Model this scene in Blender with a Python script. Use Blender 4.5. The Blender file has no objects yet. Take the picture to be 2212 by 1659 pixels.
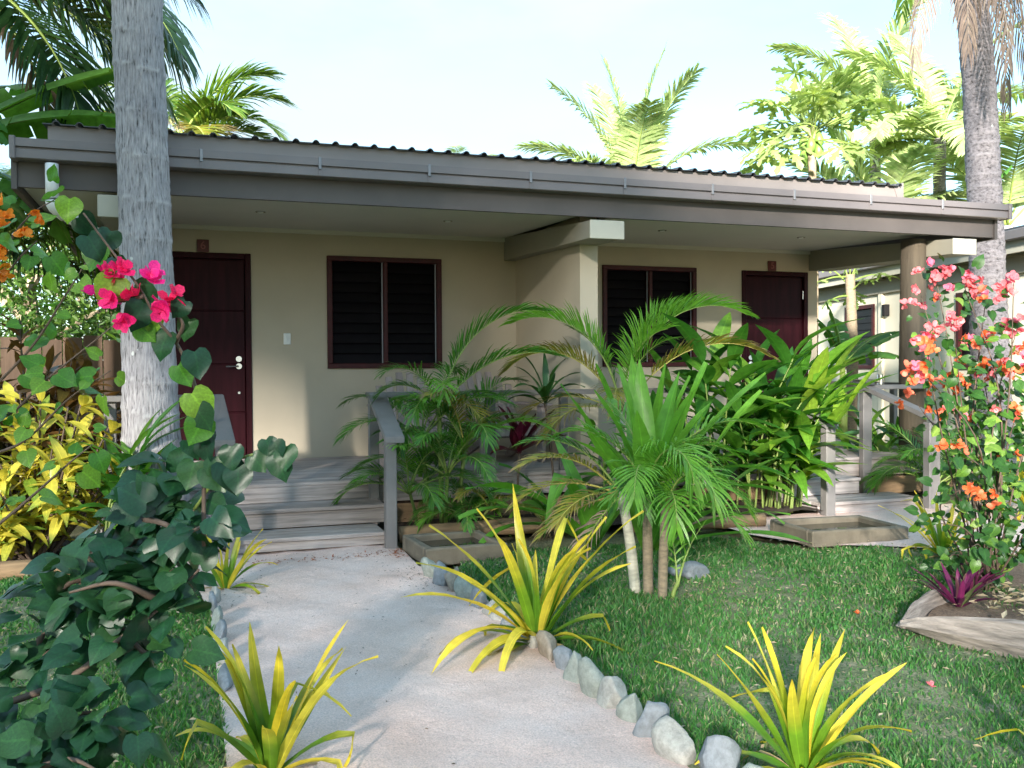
import bpy, bmesh, math, random
import numpy as np
from mathutils import Vector, Matrix, Euler
R = math.radians
rnd = random.Random(7)
sc = bpy.context.scene
col = sc.collection

# ------------------------------------------------------------------ camera, sky, sun, exposure
CAM = Vector((0.0, 0.0, 1.374))
F_PX, YAW, PITCH, ROLL = 2014.1, R(19.333), R(1.063), R(-0.332)
IW, IH = 2212.0, 1659.0
cam_d = bpy.data.cameras.new('camera'); cam = bpy.data.objects.new('camera', cam_d); col.objects.link(cam)
cam_d.sensor_width = 36.0; cam_d.lens = 36.0 * F_PX / IW; cam_d.clip_start = 0.05; cam_d.clip_end = 2000
fwd = Vector((math.sin(YAW) * math.cos(PITCH), math.cos(YAW) * math.cos(PITCH), -math.sin(PITCH)))
rgt = Vector((math.cos(YAW), -math.sin(YAW), 0)); upv = rgt.cross(fwd)
cr, sr = math.cos(ROLL), math.sin(ROLL)
rx = rgt * cr + upv * sr; ux = upv * cr - rgt * sr
cam.matrix_world = Matrix(((rx.x, ux.x, -fwd.x, CAM.x), (rx.y, ux.y, -fwd.y, CAM.y), (rx.z, ux.z, -fwd.z, CAM.z), (0, 0, 0, 1)))
sc.camera = cam

SUN_EL, SUN_AZ = R(16.0), R(32.0)            # light travels towards +X,+Y (from behind, over the left shoulder)
SUN_STR, SKY_STR, EXPO = 4.2, 0.15, 2.75
world = bpy.data.worlds.new('World'); sc.world = world; world.use_nodes = True
wn, wl = world.node_tree.nodes, world.node_tree.links
bg = wn['Background']; bg.inputs['Strength'].default_value = SKY_STR
sky = wn.new('ShaderNodeTexSky'); sky.sky_type = 'NISHITA'; sky.sun_disc = False
sky.sun_elevation = SUN_EL; sky.sun_rotation = math.pi + SUN_AZ
sky.air_density = 1.0; sky.dust_density = .4; sky.ozone_density = 1.6
tc = wn.new('ShaderNodeTexCoord'); mp = wn.new('ShaderNodeMapping'); mp.inputs['Scale'].default_value = (1.2, 1.2, 3.2)
nz = wn.new('ShaderNodeTexNoise'); nz.inputs['Scale'].default_value = 2.1; nz.inputs['Detail'].default_value = 5; nz.inputs['Roughness'].default_value = .55
rp = wn.new('ShaderNodeValToRGB'); rp.color_ramp.elements[0].position = .38; rp.color_ramp.elements[1].position = .62
rp.color_ramp.elements[0].color = (.0, .0, .0, 1); rp.color_ramp.elements[1].color = (1, 1, 1, 1)
mx = wn.new('ShaderNodeMix'); mx.data_type = 'RGBA'; mx.inputs['B'].default_value = (.94, 1.18, 1.32, 1)
wl.new(tc.outputs['Generated'], mp.inputs['Vector']); wl.new(mp.outputs['Vector'], nz.inputs['Vector'])
wl.new(nz.outputs['Fac'], rp.inputs['Fac']); wl.new(rp.outputs['Color'], mx.inputs['Factor'])
veil = wn.new('ShaderNodeMix'); veil.data_type = 'RGBA'; veil.inputs['Factor'].default_value = .70; veil.inputs['B'].default_value = (.30, .86, 1.22, 1)
wl.new(sky.outputs['Color'], veil.inputs['A']); wl.new(veil.outputs['Result'], mx.inputs['A']); wl.new(mx.outputs['Result'], bg.inputs['Color'])

sd = bpy.data.lights.new('sun', 'SUN'); sun = bpy.data.objects.new('sun', sd); col.objects.link(sun)
sd.energy = SUN_STR; sd.angle = R(4.0); sd.color = (1.0, .94, .84)
ldir = Vector((math.sin(SUN_AZ) * math.cos(SUN_EL), math.cos(SUN_AZ) * math.cos(SUN_EL), -math.sin(SUN_EL)))
sun.rotation_euler = ldir.to_track_quat('-Z', 'Y').to_euler(); sun.location = (-10, -15, 12)

vs = sc.view_settings; vs.view_transform = 'Standard'; vs.look = 'None'; vs.gamma = 1; vs.use_curve_mapping = False; vs.exposure = EXPO
sc.cycles.use_denoising = True; sc.cycles.max_bounces = 8; sc.cycles.diffuse_bounces = 4; sc.cycles.glossy_bounces = 3
sc.cycles.transmission_bounces = 4; sc.cycles.transparent_max_bounces = 6; sc.cycles.caustics_reflective = False; sc.cycles.caustics_refractive = False

# ------------------------------------------------------------------ survey helpers
def ray(x, y):
    x -= IW / 2; y -= IH / 2
    xr, yr = x * cr + y * sr, -x * sr + y * cr
    lat, u = xr / F_PX, -yr / F_PX
    d, z = math.cos(PITCH) + u * math.sin(PITCH), u * math.cos(PITCH) - math.sin(PITCH)
    return Vector((lat * math.cos(YAW) + d * math.sin(YAW), -lat * math.sin(YAW) + d * math.cos(YAW), z))
def at(x, y, dep):
    v = ray(x, y); return CAM + v * (dep / (v.x * math.sin(YAW) + v.y * math.cos(YAW)))
def onZ(x, y, z=0.0):
    v = ray(x, y); return CAM + v * ((z - CAM.z) / v.z)
def onY(x, y, Y):
    v = ray(x, y); return CAM + v * (Y / v.y)

# ------------------------------------------------------------------ materials
MATS = {}
def newmat(name):
    m = bpy.data.materials.new(name); m.use_nodes = True; MATS[name] = m
    return m, m.node_tree.nodes, m.node_tree.links, m.node_tree.nodes['Principled BSDF']
def ramp(n, stops):
    r = n.new('ShaderNodeValToRGB'); e = r.color_ramp.elements
    while len(e) < len(stops): e.new(.5)
    for el, (p, c) in zip(e, stops): el.position = p; el.color = (*c, 1) if len(c) == 3 else c
    return r
def noise(n, l, scale, detail=4, rough=.55, coord='Object', stretch=None):
    t = n.new('ShaderNodeTexCoord'); x = n.new('ShaderNodeTexNoise'); x.inputs['Scale'].default_value = scale
    x.inputs['Detail'].default_value = detail; x.inputs['Roughness'].default_value = rough
    if stretch:
        mpp = n.new('ShaderNodeMapping'); mpp.inputs['Scale'].default_value = stretch
        l.new(t.outputs[coord], mpp.inputs['Vector']); l.new(mpp.outputs['Vector'], x.inputs['Vector'])
    else: l.new(t.outputs[coord], x.inputs['Vector'])
    return x
def mixc(n, l, fac, a, b, mode='MIX'):
    m = n.new('ShaderNodeMix'); m.data_type = 'RGBA'; m.blend_type = mode
    for sock, v in (('Factor', fac), ('A', a), ('B', b)):
        if isinstance(v, (int, float)): m.inputs[sock].default_value = v
        elif isinstance(v, tuple): m.inputs[sock].default_value = (*v, 1)
        else: l.new(v, m.inputs[sock])
    return m.outputs['Result']
def bump(n, l, height, strength, dist, b):
    bp = n.new('ShaderNodeBump'); bp.inputs['Strength'].default_value = strength; bp.inputs['Distance'].default_value = dist
    l.new(height, bp.inputs['Height']); l.new(bp.outputs['Normal'], b.inputs['Normal'])
def simple(name, c, rough=.6, var=.25, scale=6, bumps=None, metal=0, spec=.5, stretch=None, objvar=0):
    m, n, l, b = newmat(name)
    x = noise(n, l, scale, stretch=stretch)
    r = ramp(n, [(.3, tuple(v * (1 - var) for v in c)), (.7, tuple(min(1, v * (1 + var)) for v in c))])
    l.new(x.outputs['Fac'], r.inputs['Fac']); out = r.outputs['Color']
    if objvar:
        oi = n.new('ShaderNodeObjectInfo'); mr = ramp(n, [(0, (1 - objvar,) * 3), (1, (1, 1, 1))])
        l.new(oi.outputs['Random'], mr.inputs['Fac']); out = mixc(n, l, 1.0, out, mr.outputs['Color'], 'MULTIPLY')
    l.new(out, b.inputs['Base Color'])
    b.inputs['Roughness'].default_value = rough; b.inputs['Metallic'].default_value = metal; b.inputs['Specular IOR Level'].default_value = spec
    if bumps: 
        y = noise(n, l, bumps[0], 6, .65, stretch=stretch); bump(n, l, y.outputs['Fac'], bumps[1], bumps[2], b)
    return m
def leafmat(name, cols, rough=.42, trans=.35, tcol=None, islands=True, tip=None, veins=True, spec=.4, side=0):
    """cols: list of colours drawn at random per leaf; tip: colour towards the leaf's end"""
    m, n, l, b = newmat(name)
    if islands:
        g = n.new('ShaderNodeNewGeometry'); rsrc = g.outputs['Random Per Island']
    else:
        g = n.new('ShaderNodeObjectInfo'); rsrc = g.outputs['Random']
    r = ramp(n, [(i / max(1, len(cols) - 1), c) for i, c in enumerate(cols)]); l.new(rsrc, r.inputs['Fac'])
    out = r.outputs['Color']
    uv = n.new('ShaderNodeUVMap'); sx = n.new('ShaderNodeSeparateXYZ'); l.new(uv.outputs['UV'], sx.inputs[0])
    if tip:
        tr = ramp(n, [(tip[1], (0, 0, 0)), (tip[2], (1, 1, 1))])
        nn = noise(n, l, 5, 3); ad = n.new('ShaderNodeMath'); ad.operation = 'MULTIPLY_ADD'; ad.inputs[1].default_value = .35; 
        l.new(nn.outputs['Fac'], ad.inputs[0]); l.new(sx.outputs['X'], ad.inputs[2]); 
        sb = n.new('ShaderNodeMath'); sb.operation = 'SUBTRACT'; sb.inputs[1].default_value = .17; l.new(ad.outputs[0], sb.inputs[0])
        l.new(sb.outputs[0], tr.inputs['Fac']); out = mixc(n, l, tr.outputs['Color'], out, tip[0])
    nv = noise(n, l, 14, 3); rv = ramp(n, [(.3, (.72, .72, .72)), (.7, (1.12, 1.12, 1.12))]); l.new(nv.outputs['Fac'], rv.inputs['Fac'])
    out = mixc(n, l, 1.0, out, rv.outputs['Color'], 'MULTIPLY')
    if veins:
        ab = n.new('ShaderNodeMath'); ab.operation = 'ABSOLUTE'; su = n.new('ShaderNodeMath'); su.operation = 'SUBTRACT'; su.inputs[1].default_value = .5
        l.new(sx.outputs['Y'], su.inputs[0]); l.new(su.outputs[0], ab.inputs[0])
        rr = ramp(n, [(.012, (1.35, 1.35, 1.2)), (.05, (1, 1, 1))]); l.new(ab.outputs[0], rr.inputs['Fac'])
        out = mixc(n, l, 1.0, out, rr.outputs['Color'], 'MULTIPLY')
        if side:
            m1 = n.new('ShaderNodeMath'); m1.operation = 'MULTIPLY_ADD'; m1.inputs[1].default_value = -.85; l.new(ab.outputs[0], m1.inputs[0]); l.new(sx.outputs['X'], m1.inputs[2])
            m2 = n.new('ShaderNodeMath'); m2.operation = 'MULTIPLY'; m2.inputs[1].default_value = side; l.new(m1.outputs[0], m2.inputs[0])
            m3 = n.new('ShaderNodeMath'); m3.operation = 'FRACT'; l.new(m2.outputs[0], m3.inputs[0])
            rs = ramp(n, [(.0, (1.28, 1.28, 1.15)), (.10, (1, 1, 1)), (.75, (.93, .93, .93)), (1, (1, 1, 1))]); l.new(m3.outputs[0], rs.inputs['Fac']); out = mixc(n, l, 1.0, out, rs.outputs['Color'], 'MULTIPLY')
    l.new(out, b.inputs['Base Color']); b.inputs['Roughness'].default_value = rough; b.inputs['Specular IOR Level'].default_value = spec
    t = n.new('ShaderNodeBsdfTranslucent'); tco = mixc(n, l, 1.0, out, tcol or (1.5, 1.5, .6), 'MULTIPLY'); l.new(tco, t.inputs['Color'])
    ms = n.new('ShaderNodeMixShader'); ms.inputs[0].default_value = trans
    l.new(b.outputs[0], ms.inputs[1]); l.new(t.outputs[0], ms.inputs[2]); l.new(ms.outputs[0], n['Material Output'].inputs['Surface'])
    return m

simple('wall_paint', (.49, .42, .32), .75, .09, 1.1, (220, .10, .004))
simple('ceiling_paint', (.60, .58, .53), .8, .04, 1.2)
simple('cornice_paint', (.60, .57, .49), .7, .04, 2)
simple('beam_paint', (.30, .275, .22), .7, .06, 2)
simple('cap_paint', (.46, .44, .37), .7, .05, 3)
simple('fascia_paint', (.098, .083, .079), .55, .12, 2.5, (60, .08, .003))
simple('gutter_paint', (.175, .152, .155), .38, .10, 2.0, None, spec=.5)
simple('strip_paint', (.25, .218, .21), .5, .10, 2.0)
simple('roof_metal', (.05, .055, .065), .45, .1, 3)
simple('bracket_metal', (.24, .235, .25), .45, .1, 8, metal=.4)
simple('pvc', (.78, .79, .80), .35, .05, 3)
simple('door_wood', (.028, .005, .008), .45, .3, 3, (50, .05, .002), stretch=(6, 6, .6), spec=.10)
simple('frame_wood', (.055, .009, .010), .5, .25, 6, spec=.25, stretch=(2, 2, 2))
simple('plaque_wood', (.11, .016, .018), .5, .2, 6)
simple('plaque_ink', (.30, .09, .08), .5, .1, 6)
simple('louvre', (.007, .005, .007), .4, .3, 8, spec=.2, objvar=.4)
simple('void_dark', (.006, .005, .006), .8, .1, 4)
simple('steel', (.62, .62, .62), .22, .08, 6, metal=1)
simple('white_plastic', (.80, .80, .78), .4, .03, 6)
simple('rail_paint', (.17, .16, .158), .5, .14, 5, (90, .12, .003))
simple('pole_wood', (.085, .066, .045), .8, .45, 3, (18, .5, .02), stretch=(3, 3, .35))
simple('concrete', (.15, .128, .095), .9, .28, 7, (60, .5, .01))
simple('log_wood', (.24, .155, .085), .85, .35, 5, (25, .5, .015), stretch=(.5, 4, 4))
simple('drift_wood', (.30, .255, .225), .8, .45, 9, (26, .9, .02), stretch=(.35, 5, 5))
simple('fence_wood', (.20, .13, .09), .8, .25, 4, (30, .3, .005), stretch=(5, 5, .4), objvar=.3)
simple('chair_wood', (.36, .29, .27), .75, .25, 5, (40, .3, .004), stretch=(6, 6, .7), objvar=.25)
simple('neighbour_wall', (.74, .68, .55), .8, .05, 1.5)
simple('neighbour_beam', (.34, .31, .25), .7, .08, 2)
simple('bark_thin', (.24, .19, .13), .85, .3, 8, (30, .5, .01), stretch=(3, 3, 8))
simple('stem_brown', (.11, .075, .055), .8, .3, 9)
simple('stem_green', (.16, .22, .05), .55, .25, 6)
simple('stem_pale', (.46, .44, .36), .7, .25, 5, stretch=(3, 3, 10))
simple('midrib_yellow', (.38, .33, .08), .5, .2, 6)
simple('midrib_green', (.22, .30, .07), .5, .2, 6)
simple('midrib_dead', (.34, .27, .22), .8, .2, 6)
simple('fruit_green', (.12, .22, .04), .4, .2, 6)
simple('water', (.02, .022, .014), .06, .2, 5, (25, .05, .002))

def deckmat(name, c, axis):
    m, n, l, b = newmat(name); st = (1.2, 26, 26) if axis == 'x' else (26, 1.2, 26)
    x = noise(n, l, 1.6, 6, .65, stretch=st); oi = n.new('ShaderNodeObjectInfo')
    r = ramp(n, [(.28, tuple(v * .50 for v in c)), (.5, c), (.72, tuple(v * 1.3 for v in c))]); l.new(x.outputs['Fac'], r.inputs['Fac'])
    y = noise(n, l, 1.3, 3); ry = ramp(n, [(.35, (.72, .68, .66)), (.65, (1.05, 1.05, 1.1))]); l.new(y.outputs['Fac'], ry.inputs['Fac'])
    o = mixc(n, l, 1.0, r.outputs['Color'], ry.outputs['Color'], 'MULTIPLY')
    mr = ramp(n, [(0, (.74, .72, .72)), (1, (1.08, 1.08, 1.08))]); l.new(oi.outputs['Random'], mr.inputs['Fac'])
    o = mixc(n, l, 1.0, o, mr.outputs['Color'], 'MULTIPLY'); l.new(o, b.inputs['Base Color'])
    b.inputs['Roughness'].default_value = .75; bump(n, l, x.outputs['Fac'], .5, .004, b)
deckmat('deck_wood', (.42, .38, .355), 'x')

def sandmat():
    m, n, l, b = newmat('sand')
    x = noise(n, l, 2.2, 5, .6); r = ramp(n, [(.3, (.70, .51, .445)), (.5, (.80, .61, .55)), (.7, (.85, .68, .63))]); l.new(x.outputs['Fac'], r.inputs['Fac'])
    v = n.new('ShaderNodeTexVoronoi'); v.inputs['Scale'].default_value = 150; t = n.new('ShaderNodeTexCoord'); l.new(t.outputs['Object'], v.inputs['Vector'])
    rv = ramp(n, [(.05, (.62, .55, .5)), (.16, (1, 1, 1))]); l.new(v.outputs['Distance'], rv.inputs['Fac'])
    o = mixc(n, l, .6, r.outputs['Color'], rv.outputs['Color'], 'MULTIPLY')
    g = noise(n, l, 130, 4, .75); rg = ramp(n, [(.3, (.66, .66, .66)), (.7, (1.22, 1.22, 1.22))]); l.new(g.outputs['Fac'], rg.inputs['Fac'])
    o = mixc(n, l, 1.0, o, rg.outputs['Color'], 'MULTIPLY'); l.new(o, b.inputs['Base Color']); b.inputs['Roughness'].default_value = .95
    h = noise(n, l, 16, 10, .78); bump(n, l, h.outputs['Fac'], .8, .035, b)
sandmat()
def soilmat(name, a, c, d):
    m, n, l, b = newmat(name); x = noise(n, l, 6, 8, .7)
    r = ramp(n, [(.3, a), (.52, c), (.72, d)]); l.new(x.outputs['Fac'], r.inputs['Fac'])
    g = noise(n, l, 90, 3); rg = ramp(n, [(.3, (.55, .55, .55)), (.7, (1.4, 1.4, 1.4))]); l.new(g.outputs['Fac'], rg.inputs['Fac'])
    o = mixc(n, l, 1.0, r.outputs['Color'], rg.outputs['Color'], 'MULTIPLY'); l.new(o, b.inputs['Base Color']); b.inputs['Roughness'].default_value = .95
    h = noise(n, l, 40, 6, .7); bump(n, l, h.outputs['Fac'], .8, .03, b)
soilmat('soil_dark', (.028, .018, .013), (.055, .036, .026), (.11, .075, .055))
soilmat('soil_pale', (.09, .055, .036), (.15, .10, .068), (.24, .17, .12))
soilmat('lawn_ground', (.09, .13, .05), (.15, .18, .085), (.36, .30, .22))
soilmat('ground_far', (.10, .11, .04), (.16, .15, .07), (.25, .21, .13))

def trunkmat(name, c, vstretch):
    m, n, l, b = newmat(name)
    x = noise(n, l, 1.0, 5, .6, stretch=vstretch); r = ramp(n, [(.30, (.035, .03, .03)), (.43, tuple(v * .75 for v in c)), (.68, tuple(v * 1.25 for v in c))]); l.new(x.outputs['Fac'], r.inputs['Fac'])
    y = noise(n, l, 2.0, 4, .6); ry = ramp(n, [(.3, (.75, .75, .78)), (.7, (1.15, 1.12, 1.1))]); l.new(y.outputs['Fac'], ry.inputs['Fac'])
    o = mixc(n, l, 1.0, r.outputs['Color'], ry.outputs['Color'], 'MULTIPLY')
    w = noise(n, l, 9, 2); rw = ramp(n, [(.735, (0, 0, 0)), (.76, (1, 1, 1))]); l.new(w.outputs['Fac'], rw.inputs['Fac'])
    uvn = n.new('ShaderNodeUVMap'); sx = n.new('ShaderNodeSeparateXYZ'); l.new(uvn.outputs['UV'], sx.inputs[0]); rk = ramp(n, [(.25, (0, 0, 0)), (.8, (.55, .55, .55)), (1, (.75, .75, .75))]); l.new(sx.outputs['X'], rk.inputs['Fac'])
    o = mixc(n, l, rk.outputs['Color'], o, tuple(min(1, v * 1.5) for v in c))
    o = mixc(n, l, rw.outputs['Color'], o, (.65, .65, .63)); l.new(o, b.inputs['Base Color']); b.inputs['Roughness'].default_value = .85
    bump(n, l, x.outputs['Fac'], .9, .02, b)
trunkmat('coconut_bark', (.40, .375, .39), (75, 75, 9))
trunkmat('coconut_bark_rough', (.29, .265, .28), (24, 24, 34))

def stonemat(name, c):
    m, n, l, b = newmat(name); x = noise(n, l, 26, 8, .72)
    r = ramp(n, [(.3, tuple(v * .6 for v in c)), (.52, c), (.72, tuple(v * 1.3 for v in c))]); l.new(x.outputs['Fac'], r.inputs['Fac'])
    t = n.new('ShaderNodeTexCoord'); sx = n.new('ShaderNodeSeparateXYZ'); l.new(t.outputs['Object'], sx.inputs[0])
    l.new(r.outputs['Color'], b.inputs['Base Color']); b.inputs['Roughness'].default_value = .7
    h = noise(n, l, 45, 7, .75); bump(n, l, h.outputs['Fac'], .7, .012, b)
stonemat('stone_blue', (.20, .222, .245)); stonemat('stone_green', (.26, .285, .255)); stonemat('stone_pale', (.34, .335, .31)); stonemat('stone_tan', (.30, .25, .20))

# foliage
leafmat('grass_blade', [(.034, .135, .032), (.052, .195, .045), (.075, .245, .058), (.12, .275, .078), (.056, .18, .045), (.42, .38, .24)], .5, .42, veins=False)
leafmat('yellow_strap', [(.085, .22, .02), (.16, .30, .02), (.10, .24, .02)], .38, .35, tcol=(1.4, 1.3, .5), islands=False, tip=((.78, .60, .06), .40, .88))
leafmat('yellow_strap_full', [(.74, .57, .05), (.80, .63, .07), (.66, .60, .07)], .4, .35, tcol=(1.3, 1.2, .5), islands=False)
leafmat('crinum_leaf', [(.10, .28, .03), (.16, .38, .045), (.08, .24, .03)], .36, .38, islands=False)
leafmat('ginger_leaf', [(.03, .12, .02), (.05, .18, .025), (.09, .26, .03), (.18, .36, .04)], .33, .32, islands=False)
leafmat('ginger_sunlit', [(.05, .17, .02), (.10, .28, .03), (.20, .40, .04), (.32, .46, .05)], .33, .38, islands=False)  # brighter copy of the ginger leaf, sunlight put into its colour
leafmat('areca_leaflet', [(.035, .13, .02), (.06, .19, .025), (.10, .25, .03), (.05, .15, .02)], .36, .3)
leafmat('areca_old', [(.20, .24, .03), (.30, .24, .04), (.16, .22, .03), (.34, .22, .05)], .5, .3, tip=((.25, .17, .11), .45, .85))
leafmat('areca_bright', [(.10, .29, .03), (.17, .38, .045), (.13, .33, .035)], .36, .38)
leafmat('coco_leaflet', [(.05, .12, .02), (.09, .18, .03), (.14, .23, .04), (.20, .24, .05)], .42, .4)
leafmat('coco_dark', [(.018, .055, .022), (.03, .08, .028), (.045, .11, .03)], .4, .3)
leafmat('coco_pale', [(.30, .40, .17), (.40, .48, .22), (.48, .53, .28)], .45, .40, tcol=(1.3, 1.35, .8))  # paler copy of the coconut leaflet, sunlight and haze put into the colour
leafmat('dead_leaflet', [(.30, .22, .18), (.22, .16, .14), (.38, .29, .23)], .8, .2, veins=False)
leafmat('banana_leaf', [(.06, .19, .03), (.09, .24, .04), (.12, .26, .05)], .4, .4, islands=False)
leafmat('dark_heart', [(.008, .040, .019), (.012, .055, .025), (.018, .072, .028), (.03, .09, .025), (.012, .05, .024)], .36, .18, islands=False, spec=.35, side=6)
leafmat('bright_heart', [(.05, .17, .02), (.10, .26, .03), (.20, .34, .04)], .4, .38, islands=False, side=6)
leafmat('boug_leaf', [(.03, .10, .02), (.06, .16, .025), (.14, .27, .04), (.22, .34, .06)], .4, .35, islands=False)
leafmat('croton_yellow', [(.58, .50, .06), (.66, .58, .08), (.36, .42, .06), (.14, .27, .03), (.55, .52, .07)], .36, .3, tcol=(1.3, 1.2, .5), islands=False, tip=((.10, .20, .03), .75, 1.1))
leafmat('croton_dark', [(.06, .08, .025), (.12, .075, .03), (.26, .13, .035), (.09, .11, .03), (.42, .19, .04)], .36, .2, islands=False)
leafmat('cordyline_red', [(.10, .008, .025), (.16, .012, .04), (.07, .008, .02)], .34, .25, tcol=(1.4, .6, .8), islands=False)
leafmat('cordyline_green', [(.03, .10, .03), (.05, .14, .03)], .36, .3, islands=False)
leafmat('rhoeo_purple', [(.12, .015, .07), (.18, .02, .09), (.10, .13, .05)], .4, .25, tcol=(1.2, .7, 1.1), islands=False)
leafmat('papaya_leaf', [(.17, .27, .08), (.25, .34, .11), (.32, .40, .15)], .45, .42, islands=False)  # lightened in colour in place of distance haze
leafmat('tree_leaf', [(.03, .08, .015), (.06, .13, .02), (.10, .18, .03)], .5, .3)
leafmat('straw', [(.42, .34, .22), (.34, .26, .17), (.50, .42, .30)], .8, .2, veins=False)
leafmat('dead_strap', [(.42, .30, .14), (.34, .24, .13), (.50, .38, .18)], .8, .2, islands=False, veins=False)
leafmat('litter', [(.10, .055, .03), (.16, .09, .05), (.07, .045, .03), (.22, .13, .07)], .8, .1, veins=False)
leafmat('litter_red', [(.42, .12, .04), (.30, .09, .04), (.48, .18, .06)], .8, .1, veins=False)
leafmat('bract_magenta', [(.88, .02, .22), (.82, .02, .12), (.92, .03, .36)], .5, .35, tcol=(1.2, .5, .9), islands=False, veins=False)
leafmat('bract_pink', [(.84, .20, .27), (.88, .26, .26), (.84, .18, .32)], .5, .35, tcol=(1.2, .8, .8), islands=False, veins=False)
leafmat('bract_orange', [(.82, .17, .05), (.85, .22, .08), (.80, .20, .12)], .5, .35, tcol=(1.2, .9, .6), islands=False, veins=False)
leafmat('bract_amber', [(.85, .32, .03), (.82, .26, .03)], .5, .35, tcol=(1.2, .9, .5), islands=False, veins=False)

# ------------------------------------------------------------------ mesh building
class MB:
    def __init__(s): s.v = []; s.f = []; s.uv = []
    def add(s, vs, fs, uvs=None):
        o = len(s.v); s.v += [tuple(p) for p in vs]; s.f += [tuple(i + o for i in f) for f in fs]
        s.uv += uvs if uvs else [(0, 0)] * len(vs)
    def box(s, x0, x1, y0, y1, z0, z1):
        v = [(x0, y0, z0), (x1, y0, z0), (x1, y1, z0), (x0, y1, z0), (x0, y0, z1), (x1, y0, z1), (x1, y1, z1), (x0, y1, z1)]
        s.add(v, [(3, 2, 1, 0), (4, 5, 6, 7), (0, 1, 5, 4), (1, 2, 6, 5), (2, 3, 7, 6), (3, 0, 4, 7)]); return s
    def bbox(s, x0, x1, y0, y1, z0, z1, b=.006):
        """box with chamfered edges"""
        bm = bmesh.new(); bmesh.ops.create_cube(bm, size=1.0)
        for q in bm.verts: q.co = Vector(((x0 + x1) / 2 + q.co.x * (x1 - x0), (y0 + y1) / 2 + q.co.y * (y1 - y0), (z0 + z1) / 2 + q.co.z * (z1 - z0)))
        bmesh.ops.bevel(bm, geom=list(bm.edges), offset=b, segments=1, affect='EDGES')
        bm.verts.ensure_lookup_table(); s.add([q.co[:] for q in bm.verts], [tuple(q.index for q in f.verts) for f in bm.faces]); bm.free(); return s
    def tube(s, pts, rad, n=8, cap=True):
        pts = [Vector(p) for p in pts]
        if not isinstance(rad, (list, tuple)): rad = [rad] * len(pts)
        ref = None; vs = []; fs = []
        for i, p in enumerate(pts):
            t = (pts[min(i + 1, len(pts) - 1)] - pts[max(i - 1, 0)]).normalized()
            if ref is None: ref = Vector((0, 0, 1)) if abs(t.z) < .9 else Vector((1, 0, 0))
            a = (ref - t * ref.dot(t)).normalized(); ref = a; b = t.cross(a)
            for k in range(n):
                w = 2 * math.pi * k / n; vs.append(p + a * (math.cos(w) * rad[i]) + b * (math.sin(w) * rad[i]))
        for i in range(len(pts) - 1):
            for k in range(n): fs.append((i * n + k, i * n + (k + 1) % n, (i + 1) * n + (k + 1) % n, (i + 1) * n + k))
        if cap: fs.append(tuple(range(n - 1, -1, -1))); fs.append(tuple((len(pts) - 1) * n + k for k in range(n)))
        s.add(vs, fs); return s
    def prism(s, poly, z0, z1):
        n = len(poly); v = [(x, y, z0) for x, y in poly] + [(x, y, z1) for x, y in poly]
        s.add(v, [tuple(range(n - 1, -1, -1)), tuple(range(n, 2 * n))] + [(i, (i + 1) % n, n + (i + 1) % n, n + i) for i in range(n)]); return s
    def mesh(s, name, smooth=False):
        me = bpy.data.meshes.new(name); me.from_pydata(s.v, [], s.f)
        u = me.uv_layers.new(name='UVMap'); li = np.empty(len(me.loops), dtype=np.int32); me.loops.foreach_get('vertex_index', li)
        u.data.foreach_set('uv', np.array(s.uv, dtype=np.float32)[li].ravel())
        if smooth: me.polygons.foreach_set('use_smooth', [True] * len(me.polygons))
        me.update(); return me
def obj(name, me, mat=None, parent=None, loc=None, rot=None, scale=None, mtx=None, label=None, cat=None, group=None, kind=None, smooth=False):
    if isinstance(me, MB): me = me.mesh(name, smooth)
    if me is not None and mat and len(me.materials) == 0: me.materials.append(MATS[mat])
    o = bpy.data.objects.new(name, me); col.objects.link(o)
    if parent: o.parent = parent
    if mtx is not None: o.matrix_local = mtx
    else:
        if loc is not None: o.location = loc
        if rot is not None: o.rotation_euler = rot
        if scale is not None: o.scale = (scale,) * 3 if isinstance(scale, (int, float)) else scale
    if label: o['label'] = label
    if cat: o['category'] = cat
    if group: o['group'] = group
    if kind: o['kind'] = kind
    return o
def thing(name, label, cat, loc=(0, 0, 0), rz=0, group=None):
    return obj(name, None, loc=loc, rot=(0, 0, rz), label=label, cat=cat, group=group)
def orient(d, n, p=(0, 0, 0), s=1.0):
    d = Vector(d).normalized(); n = Vector(n); n = n - d * n.dot(d)
    n = n.normalized() if n.length > 1e-5 else d.orthogonal().normalized()
    y = n.cross(d)
    return Matrix(((d.x * s, y.x * s, n.x * s, p[0]), (d.y * s, y.y * s, n.y * s, p[1]), (d.z * s, y.z * s, n.z * s, p[2]), (0, 0, 0, 1)))
def curve(pts, m=6):
    """Catmull-Rom through pts"""
    P = [Vector(p) for p in pts]; P = [P[0] * 2 - P[1]] + P + [P[-1] * 2 - P[-2]]; out = []
    for i in range(1, len(P) - 2):
        for k in range(m):
            t = k / m; a, b, c, d = P[i - 1], P[i], P[i + 1], P[i + 2]
            out.append(.5 * ((2 * b) + (c - a) * t + (2 * a - 5 * b + 4 * c - d) * t * t + (3 * b - a - 3 * c + d) * t ** 3))
    out.append(P[-2]); return out
def runit():
    while True:
        v = Vector((rnd.uniform(-1, 1), rnd.uniform(-1, 1), rnd.uniform(-1, 1)))
        if .05 < v.length < 1: return v.normalized()

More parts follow.
